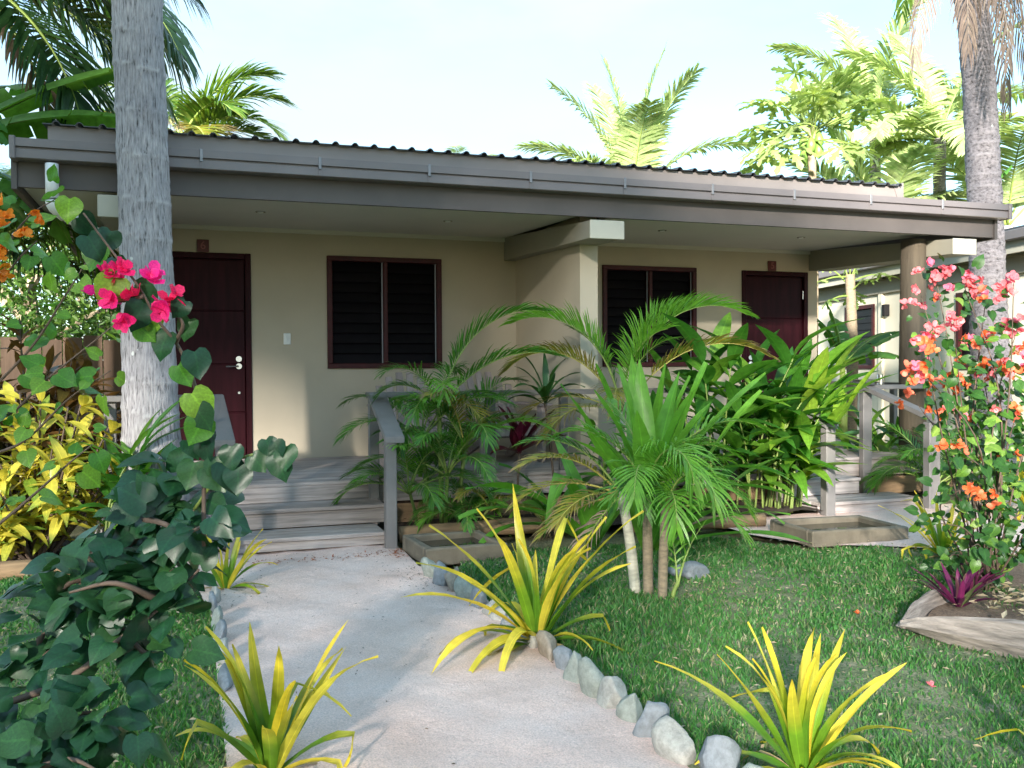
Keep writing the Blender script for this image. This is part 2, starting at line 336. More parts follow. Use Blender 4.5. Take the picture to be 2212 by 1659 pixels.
def fbm(x, y, s=0):
    return (math.sin(x * 1.7 + s + 1.3 * math.sin(y * 1.1 + s)) + math.sin(y * 2.3 + 1.7 * s + 1.1 * math.sin(x * 2.9)) * .7 + math.sin(x * 5.1 + y * 4.3 + s) * .4 + math.sin(x * 9.7 - y * 8.1 + 2 * s) * .25) / 2.35
def sheet(name, poly, h, step, mat, smooth=True, **kw):
    """a ground sheet: polygon cut into a grid, height from h(x, y)"""
    bm = bmesh.new(); f = bm.faces.new([bm.verts.new((x, y, 0)) for x, y in poly])
    xs = [p[0] for p in poly]; ys = [p[1] for p in poly]
    k = min(xs) + step
    while k < max(xs):
        bmesh.ops.bisect_plane(bm, geom=bm.verts[:] + bm.edges[:] + bm.faces[:], plane_co=(k, 0, 0), plane_no=(1, 0, 0)); k += step
    k = min(ys) + step
    while k < max(ys):
        bmesh.ops.bisect_plane(bm, geom=bm.verts[:] + bm.edges[:] + bm.faces[:], plane_co=(0, k, 0), plane_no=(0, 1, 0)); k += step
    bmesh.ops.triangulate(bm, faces=bm.faces[:])
    for v in bm.verts: v.co.z = h(v.co.x, v.co.y)
    for f in bm.faces:
        if f.normal.z < 0: f.normal_flip()
        f.smooth = smooth
    me = bpy.data.meshes.new(name); bm.normal_update(); bm.to_mesh(me); bm.free()
    for p in me.polygons: pass
    return obj(name, me, mat, **kw)
def inpoly(x, y, poly):
    c = False; n = len(poly)
    for i in range(n):
        x0, y0 = poly[i]; x1, y1 = poly[i - 1]
        if (y0 > y) != (y1 > y) and x < (x1 - x0) * (y - y0) / (y1 - y0) + x0: c = not c
    return c

# plants ------------------------------------------------------------
def frond(parent, loc, yaw, L, el, droop, nl, ll, wid, leaf='coco_leaflet', rib='midrib_green', s0=.16, sweep=(68, 22), lift=12, hang=.45, r0=.016, roll=0, bend=0, expo=1.5, tipdead=None):
    N = 14; pts = [Vector((0, 0, 0))]; tang = []
    for i in range(N):
        s = (i + .5) / N; th = R(el) - R(droop) * s ** expo; yw = R(bend) * s * s
        d = Vector((math.cos(th) * math.cos(yw), math.cos(th) * math.sin(yw), math.sin(th))); tang.append(d); pts.append(pts[-1] + d * (L / N))
    tang.append(tang[-1])
    rb = MB().tube(pts, [r0 * (1 - .88 * i / N) for i in range(N + 1)], 5)
    fo = obj('frond', rb, rib, parent, loc, (0, 0, yaw), smooth=True)
    lf = MB(); q = random.Random(rnd.random()); Rr = R(roll)
    for i in range(nl):
        sp = (i + q.uniform(-.25, .25)) / nl; sp = min(max(sp, 0), .995); s = s0 + (1 - s0) * sp
        k = s * N; j = min(int(k), N - 1); p = pts[j].lerp(pts[j + 1], k - j); T = tang[j].lerp(tang[j + 1], k - j).normalized()
        side0 = Vector((-T.y, T.x, 0)); side0 = side0.normalized() if side0.length > .05 else Vector((0, 1, 0)); up = T.cross(side0)
        if up.z < 0: pass
        ln = ll * min(1.0, .45 + 2.2 * sp) * (1 - .62 * sp ** 2.6)
        for sg in (-1, 1):
            a = R(sweep[0] + (sweep[1] - sweep[0]) * sp + q.uniform(-5, 5)); lf_l = R(lift + q.uniform(-8, 8)); 
            ca, sa = math.cos(lf_l), math.sin(lf_l); sd = side0 * sg * ca + up * sa
            if roll: sd = Matrix.Rotation(Rr, 3, T) @ sd
            d0 = (T * math.cos(a) + sd * math.sin(a)).normalized(); hg = hang * q.uniform(.6, 1.4)
            d1 = (d0 + Vector((0, 0, -hg * .6))).normalized(); d2 = (d0 + Vector((0, 0, -hg * 1.6))).normalized()
            w = (T - d0 * T.dot(d0)).normalized(); ln2 = ln * q.uniform(.88, 1.08)
            a1 = p + d0 * ln2 * .35; a2 = a1 + d1 * ln2 * .35; a3 = a2 + d2 * ln2 * .30; hw = wid / 2
            lf.add([p - w * hw * .5, p + w * hw * .5, a1 - w * hw, a1 + w * hw, a2 - w * hw * .7, a2 + w * hw * .7, a3],
                   [(0, 1, 3, 2), (2, 3, 5, 4), (4, 5, 6)], [(0, .1), (0, .9), (.35, .1), (.35, .9), (.7, .1), (.7, .9), (1, .5)])
    obj('leaflets', lf, leaf, fo, kind='stuff')
    return fo
def strap(L, W, el, droop, fold=.25, nseg=9, prof=None, kink=None, expo=1.4, wave=0, seed=0):
    prof = prof or (lambda s: min(1, .55 + 1.6 * s) * (1 - s ** 3.0) ** .8)
    b = MB(); p = Vector((0, 0, 0)); th = R(el); q = random.Random(seed)
    vs, uv, fs = [], [], []
    for i in range(nseg + 1):
        s = i / nseg; th = R(el) - R(droop) * s ** expo
        if kink and s > kink[0]: th -= R(kink[1])
        d = Vector((math.cos(th), 0, math.sin(th))); up = Vector((-math.sin(th), 0, math.cos(th)))
        w = W / 2 * max(prof(s), .015); wv = wave * math.sin(s * 9 + seed) * W
        vs += [p + Vector((0, w, 0)) + up * (fold * w + wv), p, p + Vector((0, -w, 0)) + up * (fold * w - wv)]
        uv += [(s, 0), (s, .5), (s, 1)]
        p = p + d * (L / nseg)
        if i < nseg: o = 3 * i; fs += [(o, o + 1, o + 4, o + 3), (o + 1, o + 2, o + 5, o + 4)]
    b.add(vs, fs, uv); return b
def heart(curl=.18, fold=.16, seed=0, narrow=1.0):
    """heart-shaped blade: rounded lobes behind the stalk, drawn-out tip, five strips across so that it bends softly"""
    q = random.Random(seed)
    xs = [0, .06, .18, .32, .46, .60, .73, .85, .94, 1]; hw = [.20, .39, .49, .52, .48, .39, .27, .14, .05, 0]; back = [-.13, -.08, .10, .28, .44, .59, .73, .85, .94, 1]
    b = MB(); vs, uv, fs = [], [], []; tw = q.uniform(-.25, .25); wv = q.uniform(.015, .05)
    def z(x, w): return -curl * x * x + fold * (w * w * 1.6) - .10 * max(0, abs(w) - .3) + tw * x * w + wv * math.sin(7 * x + 6 * w + seed)
    for x, w, bk in zip(xs, hw, back):
        w *= narrow * q.uniform(.94, 1.06); m = (x + bk) / 2
        vs += [(bk, w, z(bk, w)), (m, w * .5, z(m, w * .5)), (x, 0, z(x, 0)), (m, -w * .5, z(m, -w * .5)), (bk, -w, z(bk, -w))]
        uv += [(x, .5 - w), (x, .5 - w * .5), (x, .5), (x, .5 + w * .5), (x, .5 + w)]
    for i in range(9):
        o = 5 * i
        for k in range(4): fs.append((o + k, o + k + 1, o + k + 6, o + k + 5))
    b.add(vs, fs, uv); return b
def ellip(curl=.25, fold=.2, seed=0, wmax=.16, pk=.45, n=6):
    b = MB(); vs, uv, fs = [], [], []
    for i in range(n + 1):
        s = i / n; w = wmax * (math.sin(math.pi * s ** (math.log(.5) / math.log(pk))) ** .8 if 0 < s < 1 else .02)
        z = -curl * s * s
        vs += [(s, w, z + fold * w), (s, 0, z), (s, -w, z + fold * w)]; uv += [(s, 0), (s, .5), (s, 1)]
        if i < n: o = 3 * i; fs += [(o, o + 1, o + 4, o + 3), (o + 1, o + 2, o + 5, o + 4)]
    b.add(vs, fs, uv); return b
def flower_mesh(seed):
    q = random.Random(seed); b = MB()
    for c in range(3):
        off = Vector((q.uniform(-.35, .35), q.uniform(-.35, .35), q.uniform(-.2, .25))); base = q.uniform(0, 6.28); ax = (Vector((0, 0, 1)) + runit() * .7).normalized()
        rotm = Vector((0, 0, 1)).rotation_difference(ax).to_matrix()
        for k in range(3):
            a = base + k * 2.094 + q.uniform(-.2, .2); rad = Vector((math.cos(a), math.sin(a), 0)); tn = Vector((-math.sin(a), math.cos(a), 0)); L = q.uniform(.42, .58)
            prof = [(0, .06, .02), (.35, .27, .14), (.7, .22, .34), (1, 0.0, .46)]
            vs = []
            for s, w, z in prof:
                c0 = rad * (L * s) + Vector((0, 0, z * .8))
                vs += [off + rotm @ (c0 + tn * w + Vector((0, 0, w * .35))), off + rotm @ c0, off + rotm @ (c0 - tn * w + Vector((0, 0, w * .35)))]
            fs = []
            for i in range(3): o = 3 * i; fs += [(o, o + 1, o + 4, o + 3), (o + 1, o + 2, o + 5, o + 4)]
            b.add(vs, fs, [(.5, .5)] * 12)
    return b
HEARTS = {}; 
def hearts(mat, n=5, **kw):
    k = (mat, str(kw))
    if k not in HEARTS:
        HEARTS[k] = []
        for i in range(n):
            me = heart(seed=i, curl=.1 + .08 * i, **kw).mesh('leaf', True); me.materials.append(MATS[mat]); HEARTS[k].append(me)
    return HEARTS[k]
def ellips(mat, cnt=4, **kw):
    k = ('e' + mat, str(kw))
    if k not in HEARTS:
        HEARTS[k] = []
        for i in range(cnt):
            me = ellip(seed=i, curl=.12 + .14 * i, **kw).mesh('leaf', True); me.materials.append(MATS[mat]); HEARTS[k].append(me)
    return HEARTS[k]
FLOW = {}
def flowers(mat):
    if mat not in FLOW:
        FLOW[mat] = []
        for i in range(4):
            me = flower_mesh(i + 3).mesh('flower', True); me.materials.append(MATS[mat]); FLOW[mat].append(me)
    return FLOW[mat]
def leaf_mass(parent, meshes, mats, name='foliage'):
    b = MB(); cache = []
    for me in meshes:
        u = [(0, 0)] * len(me.vertices)
        for lp, d_ in zip(me.loops, me.uv_layers[0].data): u[lp.vertex_index] = tuple(d_.uv)
        cache.append(([v.co.copy() for v in me.vertices], [tuple(p.vertices) for p in me.polygons], u))
    for k, m in enumerate(mats):
        v, f, u = cache[k % len(cache)]; b.add([m @ c for c in v], f, u)
    me = b.mesh(name, True); me.materials.append(meshes[0].materials[0])
    return obj(name, me, None, parent, kind='stuff')
def ringed_trunk(pts, r_at, ring, n=20, step=.045, rough=.012, seed=0, amp=.012):
    """coconut trunk: closely set sections, a low shelf at every ring scar"""
    c = curve(pts, 12); tot = sum((c[i + 1] - c[i]).length for i in range(len(c) - 1)); cum = [0]
    for i in range(len(c) - 1): cum.append(cum[-1] + (c[i + 1] - c[i]).length)
    q = random.Random(seed); k = 0; P = []; m = int(tot / step); rings = []; a = .1
    while a < tot: rings.append(a); a += ring * q.uniform(.75, 1.3)
    vs, fs, uv = [], [], []
    for i in range(m + 1):
        t = tot * i / m
        while k < len(cum) - 2 and cum[k + 1] < t: k += 1
        p = c[k].lerp(c[k + 1], (t - cum[k]) / max(1e-6, cum[k + 1] - cum[k]))
        for j in range(n):
            w = 2 * math.pi * j / n; rr = r_at(t / tot); tt = t + .03 * math.sin(w + seed) + .012 * math.sin(3 * w)
            dd = min((tt - x) for x in rings if x <= tt) if tt > rings[0] else .5
            rr += amp * math.exp(-dd / .03) + rough * (math.sin(5 * w + t * 9 + seed) * .4 + math.sin(9 * w - t * 17) * .35 + q.uniform(-.5, .5))
            vs.append((p.x + rr * math.cos(w), p.y + rr * math.sin(w), p.z)); uv.append((math.exp(-max(dd, 0) / .022), t / tot))
        if i < m:
            for j in range(n): fs.append((i * n + j, i * n + (j + 1) % n, (i + 1) * n + (j + 1) % n, (i + 1) * n + j))
    b = MB(); b.add(vs, fs, uv); return b

# ------------------------------------------------------------------ ground, lawn, path, beds
D = .42                                     # deck level above the sand
def gh(x, y): return .012 * fbm(x * .8, y * .8) 
bm_far = MB(); bm_far.add([(-400, -400, -.05), (400, -400, -.05), (400, 400, -.05), (-400, 400, -.05)], [(0, 1, 2, 3)])
obj('ground', bm_far, 'ground_far', kind='structure', label='sandy ground spreading out around the garden and buildings', cat='ground')
LAWN_R = [(1.62, -1.5), (9, -1.5), (9, 4.9), (5.6, 5.15), (4.9, 5.75), (4.35, 5.8), (4.2, 6.4), (1.95, 6.6), (1.62, 5.8)]
LAWN_L = [(-5, -1.5), (.14, -1.5), (.14, 5.6), (-.05, 6.3), (-.35, 6.9), (-5, 7.3)]
sheet('lawn', LAWN_R, lambda x, y: gh(x, y) - .004, .25, 'lawn_ground', kind='structure', label='green lawn right of the stone edging', cat='lawn')
sheet('lawn', LAWN_L, lambda x, y: gh(x, y) - .004, .25, 'lawn_ground', kind='structure', label='patchy lawn left of the sand path', cat='lawn')
PATH = [(.12, -1.5), (1.66, -1.5), (1.66, 5.95), (1.5, 6.25), (1.55, 7.25), (.2, 7.25), (-.1, 6.9), (.02, 6.2), (.12, 5.6)]
def hp(x, y): 
    e = -.012 * math.exp(-((y - 7.1) ** 2) / .15)
    return .006 + .012 * fbm(x * 2.6, y * 2.1, 2) + .009 * fbm(x * 7, y * 6, 5) + .004 * fbm(x * 15, y * 14, 9) + e
sheet('sand_path', PATH, hp, .07, 'sand', kind='structure', label='pale sand path leading to the wooden steps', cat='path')
SAND_R = [(4.3, 7.2), (4.3, 6.5), (4.5, 6.0), (4.95, 5.72), (5.6, 5.1), (9, 4.85), (13, 6), (13, 7.6), (6.7, 7.2)]
sheet('sand_path', SAND_R, lambda x, y: .002 + .010 * fbm(x * 2.6, y * 2.1, 3), .12, 'sand', kind='structure', label='sandy forecourt before the far steps', cat='path')
BED = [(1.55, 7.2), (3.3, 7.12), (5.45, 7.02), (5.5, 7.9), (1.5, 7.9)]
sheet('garden_bed', BED, lambda x, y: .05 + .025 * fbm(x * 3, y * 3, 1), .12, 'soil_dark', kind='structure', label='dark soil bed along the deck front', cat='garden bed')
BED_L = [(-5, 7.3), (-.35, 6.9), (-.1, 6.9), (.2, 7.25), (.2, 7.9), (-5, 9.5)]
sheet('garden_bed', BED_L, lambda x, y: .03 + .03 * fbm(x * 3, y * 3, 4), .2, 'soil_dark', kind='structure', label='soil bed round the palm foot and crotons', cat='garden bed')
BED_R = [(3.46, 3.78), (3.78, 3.2), (4.6, 1.9), (7, 1.8), (7.2, 4.4), (5.2, 4.75), (4.1, 4.16)]
sheet('garden_bed', BED_R, lambda x, y: .03 + .03 * fbm(x * 3, y * 3, 6), .12, 'soil_pale', kind='structure', label='reddish soil bed inside the dugout edging', cat='garden bed')
sheet('yard', [(-6, 9.4), (-.5, 9.4), (-.5, 20), (-6, 20)], lambda x, y: .0, 1, 'soil_pale', kind='structure', label='bare earth side yard beyond the house corner', cat='yard')

# ------------------------------------------------------------------ the bungalow
WY = 10.05; XL, XR = -.47, 7.70
house = thing('bungalow', 'beige two-unit bungalow with dark fascia, gutter and deep porch', 'bungalow', (3.6, 10.05, 0))
HM = Matrix.Translation((-3.6, -10.05, 0))          # children keep world coordinates
def hp_(name, b, mat, parent=None, **kw):
    return obj(name, b, mat, parent or house, mtx=HM if parent is None else None, **kw)
Zt = D + 2.40
doors = [(-.32, .66), (6.57, 7.55)]; wins = [(1.44, 2.70), (4.66, 5.92)]
Zd, Zw0, Zw1 = D + 2.14, D + .945, D + 2.15
w = MB()
xs = XL
ops = sorted([(a, b, 0, Zd) for a, b in doors] + [(a, b, Zw0, Zw1) for a, b in wins])
for a, b, z0, z1 in ops:
    w.box(xs, a, WY, WY + .12, 0, Zt + .3); w.box(a, b, WY, WY + .12, z1, Zt + .3)
    if z0 > 0: w.box(a, b, WY, WY + .12, 0, z0)
    xs = b
w.box(xs, XR, WY, WY + .12, 0, Zt + .3)
hp_('wall', w, 'wall_paint')
hp_('side_wall', MB().box(XL, XL + .12, WY + .12, 15, 0, Zt + .3), 'wall_paint'); hp_('side_wall', MB().box(XR - .12, XR, WY + .12, 15, 0, Zt + .3), 'wall_paint')
hp_('back_wall', MB().box(XL + .12, XR - .12, 14.9, 15, 0, Zt + .3), 'wall_paint')
hp_('dividing_wall', MB().box(3.58, 3.765, 8.22, WY, 0, D + 2.40), 'wall_paint')
# cornice, ceiling (slopes down to the fascia)
FY, FZ = 7.80, D + 2.317
c = MB(); 
for x0, x1 in ((XL, 3.44), (3.77, 7.57)):
    c.add([(x0, WY, Zt + .012), (x1, WY, Zt + .012), (x1, FY + .05, FZ + .02), (x0, FY + .05, FZ + .02), (x0, WY, Zt + .03), (x1, WY, Zt + .03), (x1, FY + .05, FZ + .038), (x0, FY + .05, FZ + .038)],
          [(0, 1, 2, 3), (7, 6, 5, 4), (0, 4, 5, 1), (2, 6, 7, 3), (1, 5, 6, 2), (0, 3, 7, 4)])
hp_('ceiling', c, 'ceiling_paint')
hp_('ceiling', MB().box(-1.15, XL - .002, FY + .05, 15, FZ + .03, FZ + .05), 'ceiling_paint')
for x0, x1 in ((XL, 3.578), (3.767, XR)): hp_('cornice', MB().box(x0, x1, WY - .035, WY - .001, Zt - .03, Zt + .02), 'cornice_paint')
# lateral beams with pale end caps
for x0, x1 in ((-.60, -.30), (3.44, 3.77), (7.57, 7.87)):
    z1a, z1b = D + 2.262, D + 2.385
    b = MB(); v = [(x0, 7.68, D + 2.107), (x1, 7.68, D + 2.107), (x1, WY - .002, D + 2.16), (x0, WY - .002, D + 2.16), (x0, 7.68, z1a), (x1, 7.68, z1a), (x1, WY - .002, z1b + .03), (x0, WY - .002, z1b + .03)]
    b.add(v, [(3, 2, 1, 0), (4, 5, 6, 7), (0, 1, 5, 4), (1, 2, 6, 5), (2, 3, 7, 6), (3, 0, 4, 7)])
    bo = hp_('lateral_beam', b, 'beam_paint')
    obj('end_cap', MB().bbox(x0 - .004, x1 + .004, 7.655, 7.679, D + 2.10, z1a + .004, .004), 'cap_paint', bo)
# fascia board, roof edge strip, gutter, brackets
hp_('fascia', MB().box(-1.16, 8.25, FY, FY + .045, FZ, D + 2.60), 'fascia_paint')
hp_('end_fascia', MB().box(-1.20, -1.161, FY - .02, 15.2, FZ - .02, D + 2.62), 'fascia_paint'); hp_('end_fascia', MB().box(8.251, 8.29, FY - .02, 15.2, FZ - .02, D + 2.62), 'fascia_paint')
hp_('roof_edge_strip', MB().box(-.95, 6.98, FY - .012, FY + .05, D + 2.602, D + 2.784), 'strip_paint')
bar = MB(); bar.add([(6.981, FY - .02, D + 2.60), (7.03, FY - .02, D + 2.60), (7.03, FY - .02, D + 2.83), (6.90, FY - .02, D + 2.80), (6.981, 15.2, D + 3.2), (7.03, 15.2, D + 3.2), (7.03, 15.2, D + 3.45), (6.90, 15.2, D + 3.42)],
                    [(0, 1, 2, 3), (7, 6, 5, 4), (0, 4, 5, 1), (1, 5, 6, 2), (2, 6, 7, 3), (3, 7, 4, 0)]); hp_('barge_capping', bar, 'strip_paint')
g = MB(); GY = 7.66; gz0, gz1 = D + 2.503, D + 2.651
prof = [(FY - .014, gz1 - .01), (FY - .014, gz0), (GY + .012, gz0), (GY, gz0 + .006), (GY, gz0 + .070), (GY + .016, gz0 + .074), (GY + .016, gz0 + .083), (GY - .010, gz0 + .088), (GY - .010, gz1), (GY + .008, gz1), (GY + .014, gz0 + .095), (GY + .02, gz0 + .012), (FY - .02, gz0 + .012), (FY - .02, gz1 - .01)]
n_ = len(prof); X0, X1 = -1.17, 8.33
g.add([(X0, y, z) for y, z in prof] + [(X1, y, z) for y, z in prof], [(i, (i + 1) % n_, n_ + (i + 1) % n_, n_ + i) for i in range(n_)])
gut = hp_('gutter', g, 'gutter_paint')
for xx in (X0, X1): obj('stop_end', MB().bbox(xx - .02, xx + .02, GY - .02, FY - .01, gz0 - .006, gz1 + .012, .004), 'gutter_paint', gut)
x = .14
while x < 8.2:
    obj('bracket', MB().bbox(x - .012, x + .012, GY - .016, GY + .02, gz0 + .055, gz1 + .006, .003), 'bracket_metal', gut)
    obj('bracket', MB().bbox(x - .012, x + .012, GY - .005, GY - .0005, gz0 + .005, gz0 + .054, .001), 'gutter_paint', gut); x += .91
# corrugated roof sheets (ribs run up the slope)
x0 = -.98; slope = math.tan(R(4.5)); si = 0
while x0 < 6.95:
    x1 = min(x0 + .80, 6.97); pts = []; xx = x0; pit = .16
    while xx < x1 - .01:
        for dx, dz in ((0, 0), (.055, .001), (.062, .0), (.075, .017), (.085, .024), (.10, .024), (.11, .017), (.123, 0)):
            if xx + dx < x1: pts.append((xx + dx, dz))
        xx += pit
    pts.append((x1, 0)); m_ = len(pts); ya, yb = FY - .065, 15.2; za = D + 2.790; zb = za + (yb - ya) * slope; t_ = .007
    b = MB(); b.add([(p, ya, za + q) for p, q in pts] + [(p, yb, zb + q) for p, q in pts] + [(p, ya, za + q - t_) for p, q in pts] + [(p, yb, zb + q - t_) for p, q in pts],
          [(i, i + 1, m_ + i + 1, m_ + i) for i in range(m_ - 1)] + [(2 * m_ + i, 3 * m_ + i, 3 * m_ + i + 1, 2 * m_ + i + 1) for i in range(m_ - 1)] + [(i, 2 * m_ + i, 2 * m_ + i + 1, i + 1) for i in range(m_ - 1)])
    hp_('roof_sheet', b, 'roof_metal'); x0 += .80
hp_('roof_deck', MB().box(-1.1, 8.2, FY + .06, 15.1, D + 2.58, D + 2.60), 'roof_metal')
# downpipe at the left eave
dp = hp_('downpipe', MB().tube([(-.915, 7.70, gz0 - .02), (-.915, 7.70, D + 2.23)], .047, 14), 'pvc', smooth=True)
obj('elbow', MB().tube(curve([(-.915, 7.70, D + 2.22), (-.90, 7.72, D + 2.17), (-.84, 7.80, D + 2.12)], 4), .053, 14), 'pvc', dp, smooth=True)
obj('branch_pipe', MB().tube([(-.85, 7.79, D + 2.125), (-.42, 8.45, D + 1.94), (-.50, 9.98, D + 1.60)], .045, 14), 'pvc', dp, smooth=True)
obj('drop_pipe', MB().tube([(-.50, 9.98, D + 1.60), (-.50, 9.98, 0)], .045, 14), 'pvc', dp, smooth=True)
# doors
def door(x0, x1, hinge_right, num):
    f = MB(); t = .06
    f.bbox(x0 + .001, x0 + t, WY - .02, WY + .10, D, Zd, .006); f.bbox(x1 - t, x1 - .001, WY - .02, WY + .10, D, Zd, .006); f.bbox(x0 + t, x1 - t, WY - .02, WY + .10, Zd - t, Zd - .001, .006)
    b = MB(); zz = [D + .012, D + .50, D + 1.00, D + 1.55, Zd - t - .004]
    for i in range(4): b.bbox(x0 + t + .004, x1 - t - .004, WY + .02, WY + .06, zz[i], zz[i + 1] - .006, .007)
    b.box(x0 + t + .004, x1 - t - .004, WY + .03, WY + .058, D + .012, Zd - t - .004)
    d = hp_('door', b, 'door_wood'); obj('door_frame', f, 'door_wood', d)
    hx = (x1 - .13) if not hinge_right else (x0 + .13); sg = -1 if not hinge_right else 1
    def disc(r, y0, z): return MB().tube([(hx, WY + .02, z), (hx, y0, z)], r, 14)
    obj('deadbolt', disc(.030, WY - .005, D + 1.05), 'steel', d, smooth=False)
    h = disc(.030, WY - .004, D + .975); h.tube([(hx, WY - .03, D + .975), (hx + sg * .03, WY - .045, D + .975), (hx + sg * .13, WY - .045, D + .972)], .009, 8); h.tube([(hx, WY, D + .975), (hx, WY - .04, D + .975)], .011, 8)
    obj('handle', h, 'steel', d); obj('lower_lock', disc(.013, WY + .005, D + .70), 'steel', d)
    if hinge_right:
        for z in (D + .35, D + 1.8): obj('hinge', MB().tube([(x1 - t, WY + .012, z), (x1 - t, WY + .012, z + .10)], .007, 8), 'steel', d)
    obj('threshold', MB().bbox(x0 + .02, x1 - .02, WY - .03, WY + .1, D + .001, D + .011, .002), 'deck_wood', d)
    px = (x0 + x1) / 2 + (.02 if not hinge_right else -.05)
    pl = hp_('number_plaque', MB().bbox(px - .058, px + .058, WY - .022, WY - .001, Zd + .004, Zd + .128, .003), 'plaque_wood')
    cu = bpy.data.curves.new('number', 'FONT'); cu.body = num; cu.size = .115; cu.extrude = .0015; cu.align_x = 'CENTER'; cu.align_y = 'CENTER'; cu.materials.append(MATS['plaque_ink'])
    tmp = bpy.data.objects.new('number_text', cu); tme = bpy.data.meshes.new_from_object(tmp); bpy.data.objects.remove(tmp)
    obj('number', tme, 'plaque_ink', pl, (px, WY - .0245, Zd + .066), (R(90), 0, 0))
door(*doors[0], False, '6'); door(*doors[1], True, '5')
# louvre windows
def window(x0, x1):
    t = .055; f = MB()
    f.bbox(x0 + .001, x1 - .001, WY - .03, WY + .10, Zw1 - t, Zw1 - .001, .005); f.bbox(x0 + .001, x1 - .001, WY - .035, WY + .10, Zw0 + .001, Zw0 + t, .005)
    f.bbox(x0 + .001, x0 + t, WY - .03, WY + .10, Zw0 + t, Zw1 - t, .005); f.bbox(x1 - t, x1 - .001, WY - .03, WY + .10, Zw0 + t, Zw1 - t, .005)
    xm = (x0 + x1) / 2; f.bbox(xm - .022, xm + .022, WY - .028, WY + .10, Zw0 + t, Zw1 - t, .005)
    wo = hp_('window', f, 'frame_wood')
    obj('dark_room_panel', MB().box(x0 + t, x1 - t, WY + .085, WY + .095, Zw0 + t, Zw1 - t), 'void_dark', wo)  # near-black panel added for the darkness of the unlit room
    n = 10; hh = (Zw1 - Zw0 - 2 * t) / n
    for a, b in ((x0 + t, xm - .022), (xm + .022, x1 - t)):
        for k in range(n):
            z = Zw0 + t + k * hh; s = MB(); e = .012; a_, b_ = a + .012, b - .022
            s.add([(a_, WY + .012, z + .002), (b_, WY + .012, z + .002), (b_, WY + .062, z + hh + .012), (a_, WY + .062, z + hh + .012), (a_, WY + .020, z + .0), (b_, WY + .020, z + .0), (b_, WY + .070, z + hh + .010), (a_, WY + .070, z + hh + .010)],
                  [(0, 1, 2, 3), (7, 6, 5, 4), (0, 4, 5, 1), (1, 5, 6, 2), (2, 6, 7, 3), (3, 7, 4, 0)])
            obj('louvre_slat', s, 'louvre', wo)
        obj('louvre_channel', MB().box(b - .018, b - .006, WY + .004, WY + .012, Zw0 + t, Zw1 - t), 'bracket_metal', wo)
for a in wins: window(*a)
# switches and downlights
for x_ in (1.02, 6.34):
    s = hp_('switch_plate', MB().bbox(x_ - .037, x_ + .037, WY - .012, WY - .001, D + 1.20, D + 1.32, .004), 'white_plastic')
    obj('rocker', MB().bbox(x_ - .012, x_ + .012, WY - .017, WY - .0125, D + 1.24, D + 1.28, .002), 'white_plastic', s)
for x_, y_ in ((.66, 8.7), (2.41, 8.71), (4.7, 8.65), (6.43, 8.67)):
    zc = FZ + .02 + (Zt + .012 - FZ - .02) * (y_ - FY - .05) / (WY - FY - .05)
    l_ = hp_('downlight', MB().tube([(x_, y_, zc - .001), (x_, y_, zc - .008)], .045, 16), 'steel'); obj('lens', MB().tube([(x_, y_, zc - .008), (x_, y_, zc - .014)], .026, 12), 'white_plastic', l_)
hp_('pole', MB().tube([(7.47, 8.12, 0), (7.46, 8.12, 1.3), (7.47, 8.12, D + 2.30)], [.145, .138, .128], 18), 'pole_wood', smooth=True)

# ------------------------------------------------------------------ deck, steps, railings
deck = thing('deck', 'long weathered timber deck under the porch', 'deck', (3.6, 7.9, 0))
DM = Matrix.Translation((-3.6, -7.9, 0))
y = 7.892; i = 0
DX0, DX1 = -.62, 7.95
while y < WY - .01:
    y1 = min(y + .088, WY - .003); obj('deck_board', MB().bbox(DX0, DX1, y, y1, D - .03, D, .004), 'deck_wood', deck, mtx=DM); y += .093
obj('joist_board', MB().bbox(DX0, DX1, 7.915, 7.955, D - .20, D - .031, .004), 'deck_wood', deck, mtx=DM)
obj('skirt_board', MB().bbox(DX0, DX1, 7.92, 7.955, .02, D - .225, .004), 'log_wood', deck, mtx=DM)
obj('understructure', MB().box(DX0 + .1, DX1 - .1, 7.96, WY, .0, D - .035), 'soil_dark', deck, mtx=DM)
def steps(label, xa0, xa1, xb0, xb1, base):
    s = thing('steps', label, 'steps', ((xb0 + xb1) / 2, 7.11, 0)); M = Matrix.Translation((-(xb0 + xb1) / 2, -7.11, 0))
    za, zb = D - .158, D - .315
    for (x0, x1, ya, yb, z) in ((xa0, xa1, 7.519, 7.90, za), (xb0, xb1, 7.111, 7.53, zb)):
        k = 3; wd = (yb - ya) / k
        for j in range(k): obj('tread', MB().bbox(x0, x1, ya + j * wd, ya + (j + 1) * wd - .005, z - .032, z, .005), 'deck_wood', s, mtx=M)
    obj('riser', MB().bbox(xa0, xa1, 7.893, 7.915, za + .002, D - .031, .003), 'deck_wood', s, mtx=M)
    obj('riser', MB().bbox(xa0, xa1, 7.545, 7.57, zb + .002, za - .033, .003), 'deck_wood', s, mtx=M)
    obj('riser', MB().bbox(xb0, xb1, 7.135, 7.16, base, zb - .033, .003), 'deck_wood', s, mtx=M)
    obj('stringer', MB().prism([(7.2, 0), (7.88, 0), (7.88, za - .04), (7.6, za - .04), (7.58, zb - .04), (7.2, zb - .04)], 0, .04), 'deck_wood', s, mtx=M @ Matrix(((0, 0, 1, xb0 + .05), (1, 0, 0, 0), (0, 1, 0, 0), (0, 0, 0, 1))))
    obj('stringer', MB().prism([(7.2, 0), (7.88, 0), (7.88, za - .04), (7.6, za - .04), (7.58, zb - .04), (7.2, zb - .04)], 0, .04), 'deck_wood', s, mtx=M @ Matrix(((0, 0, 1, xa1 - .09), (1, 0, 0, 0), (0, 1, 0, 0), (0, 0, 0, 1))))
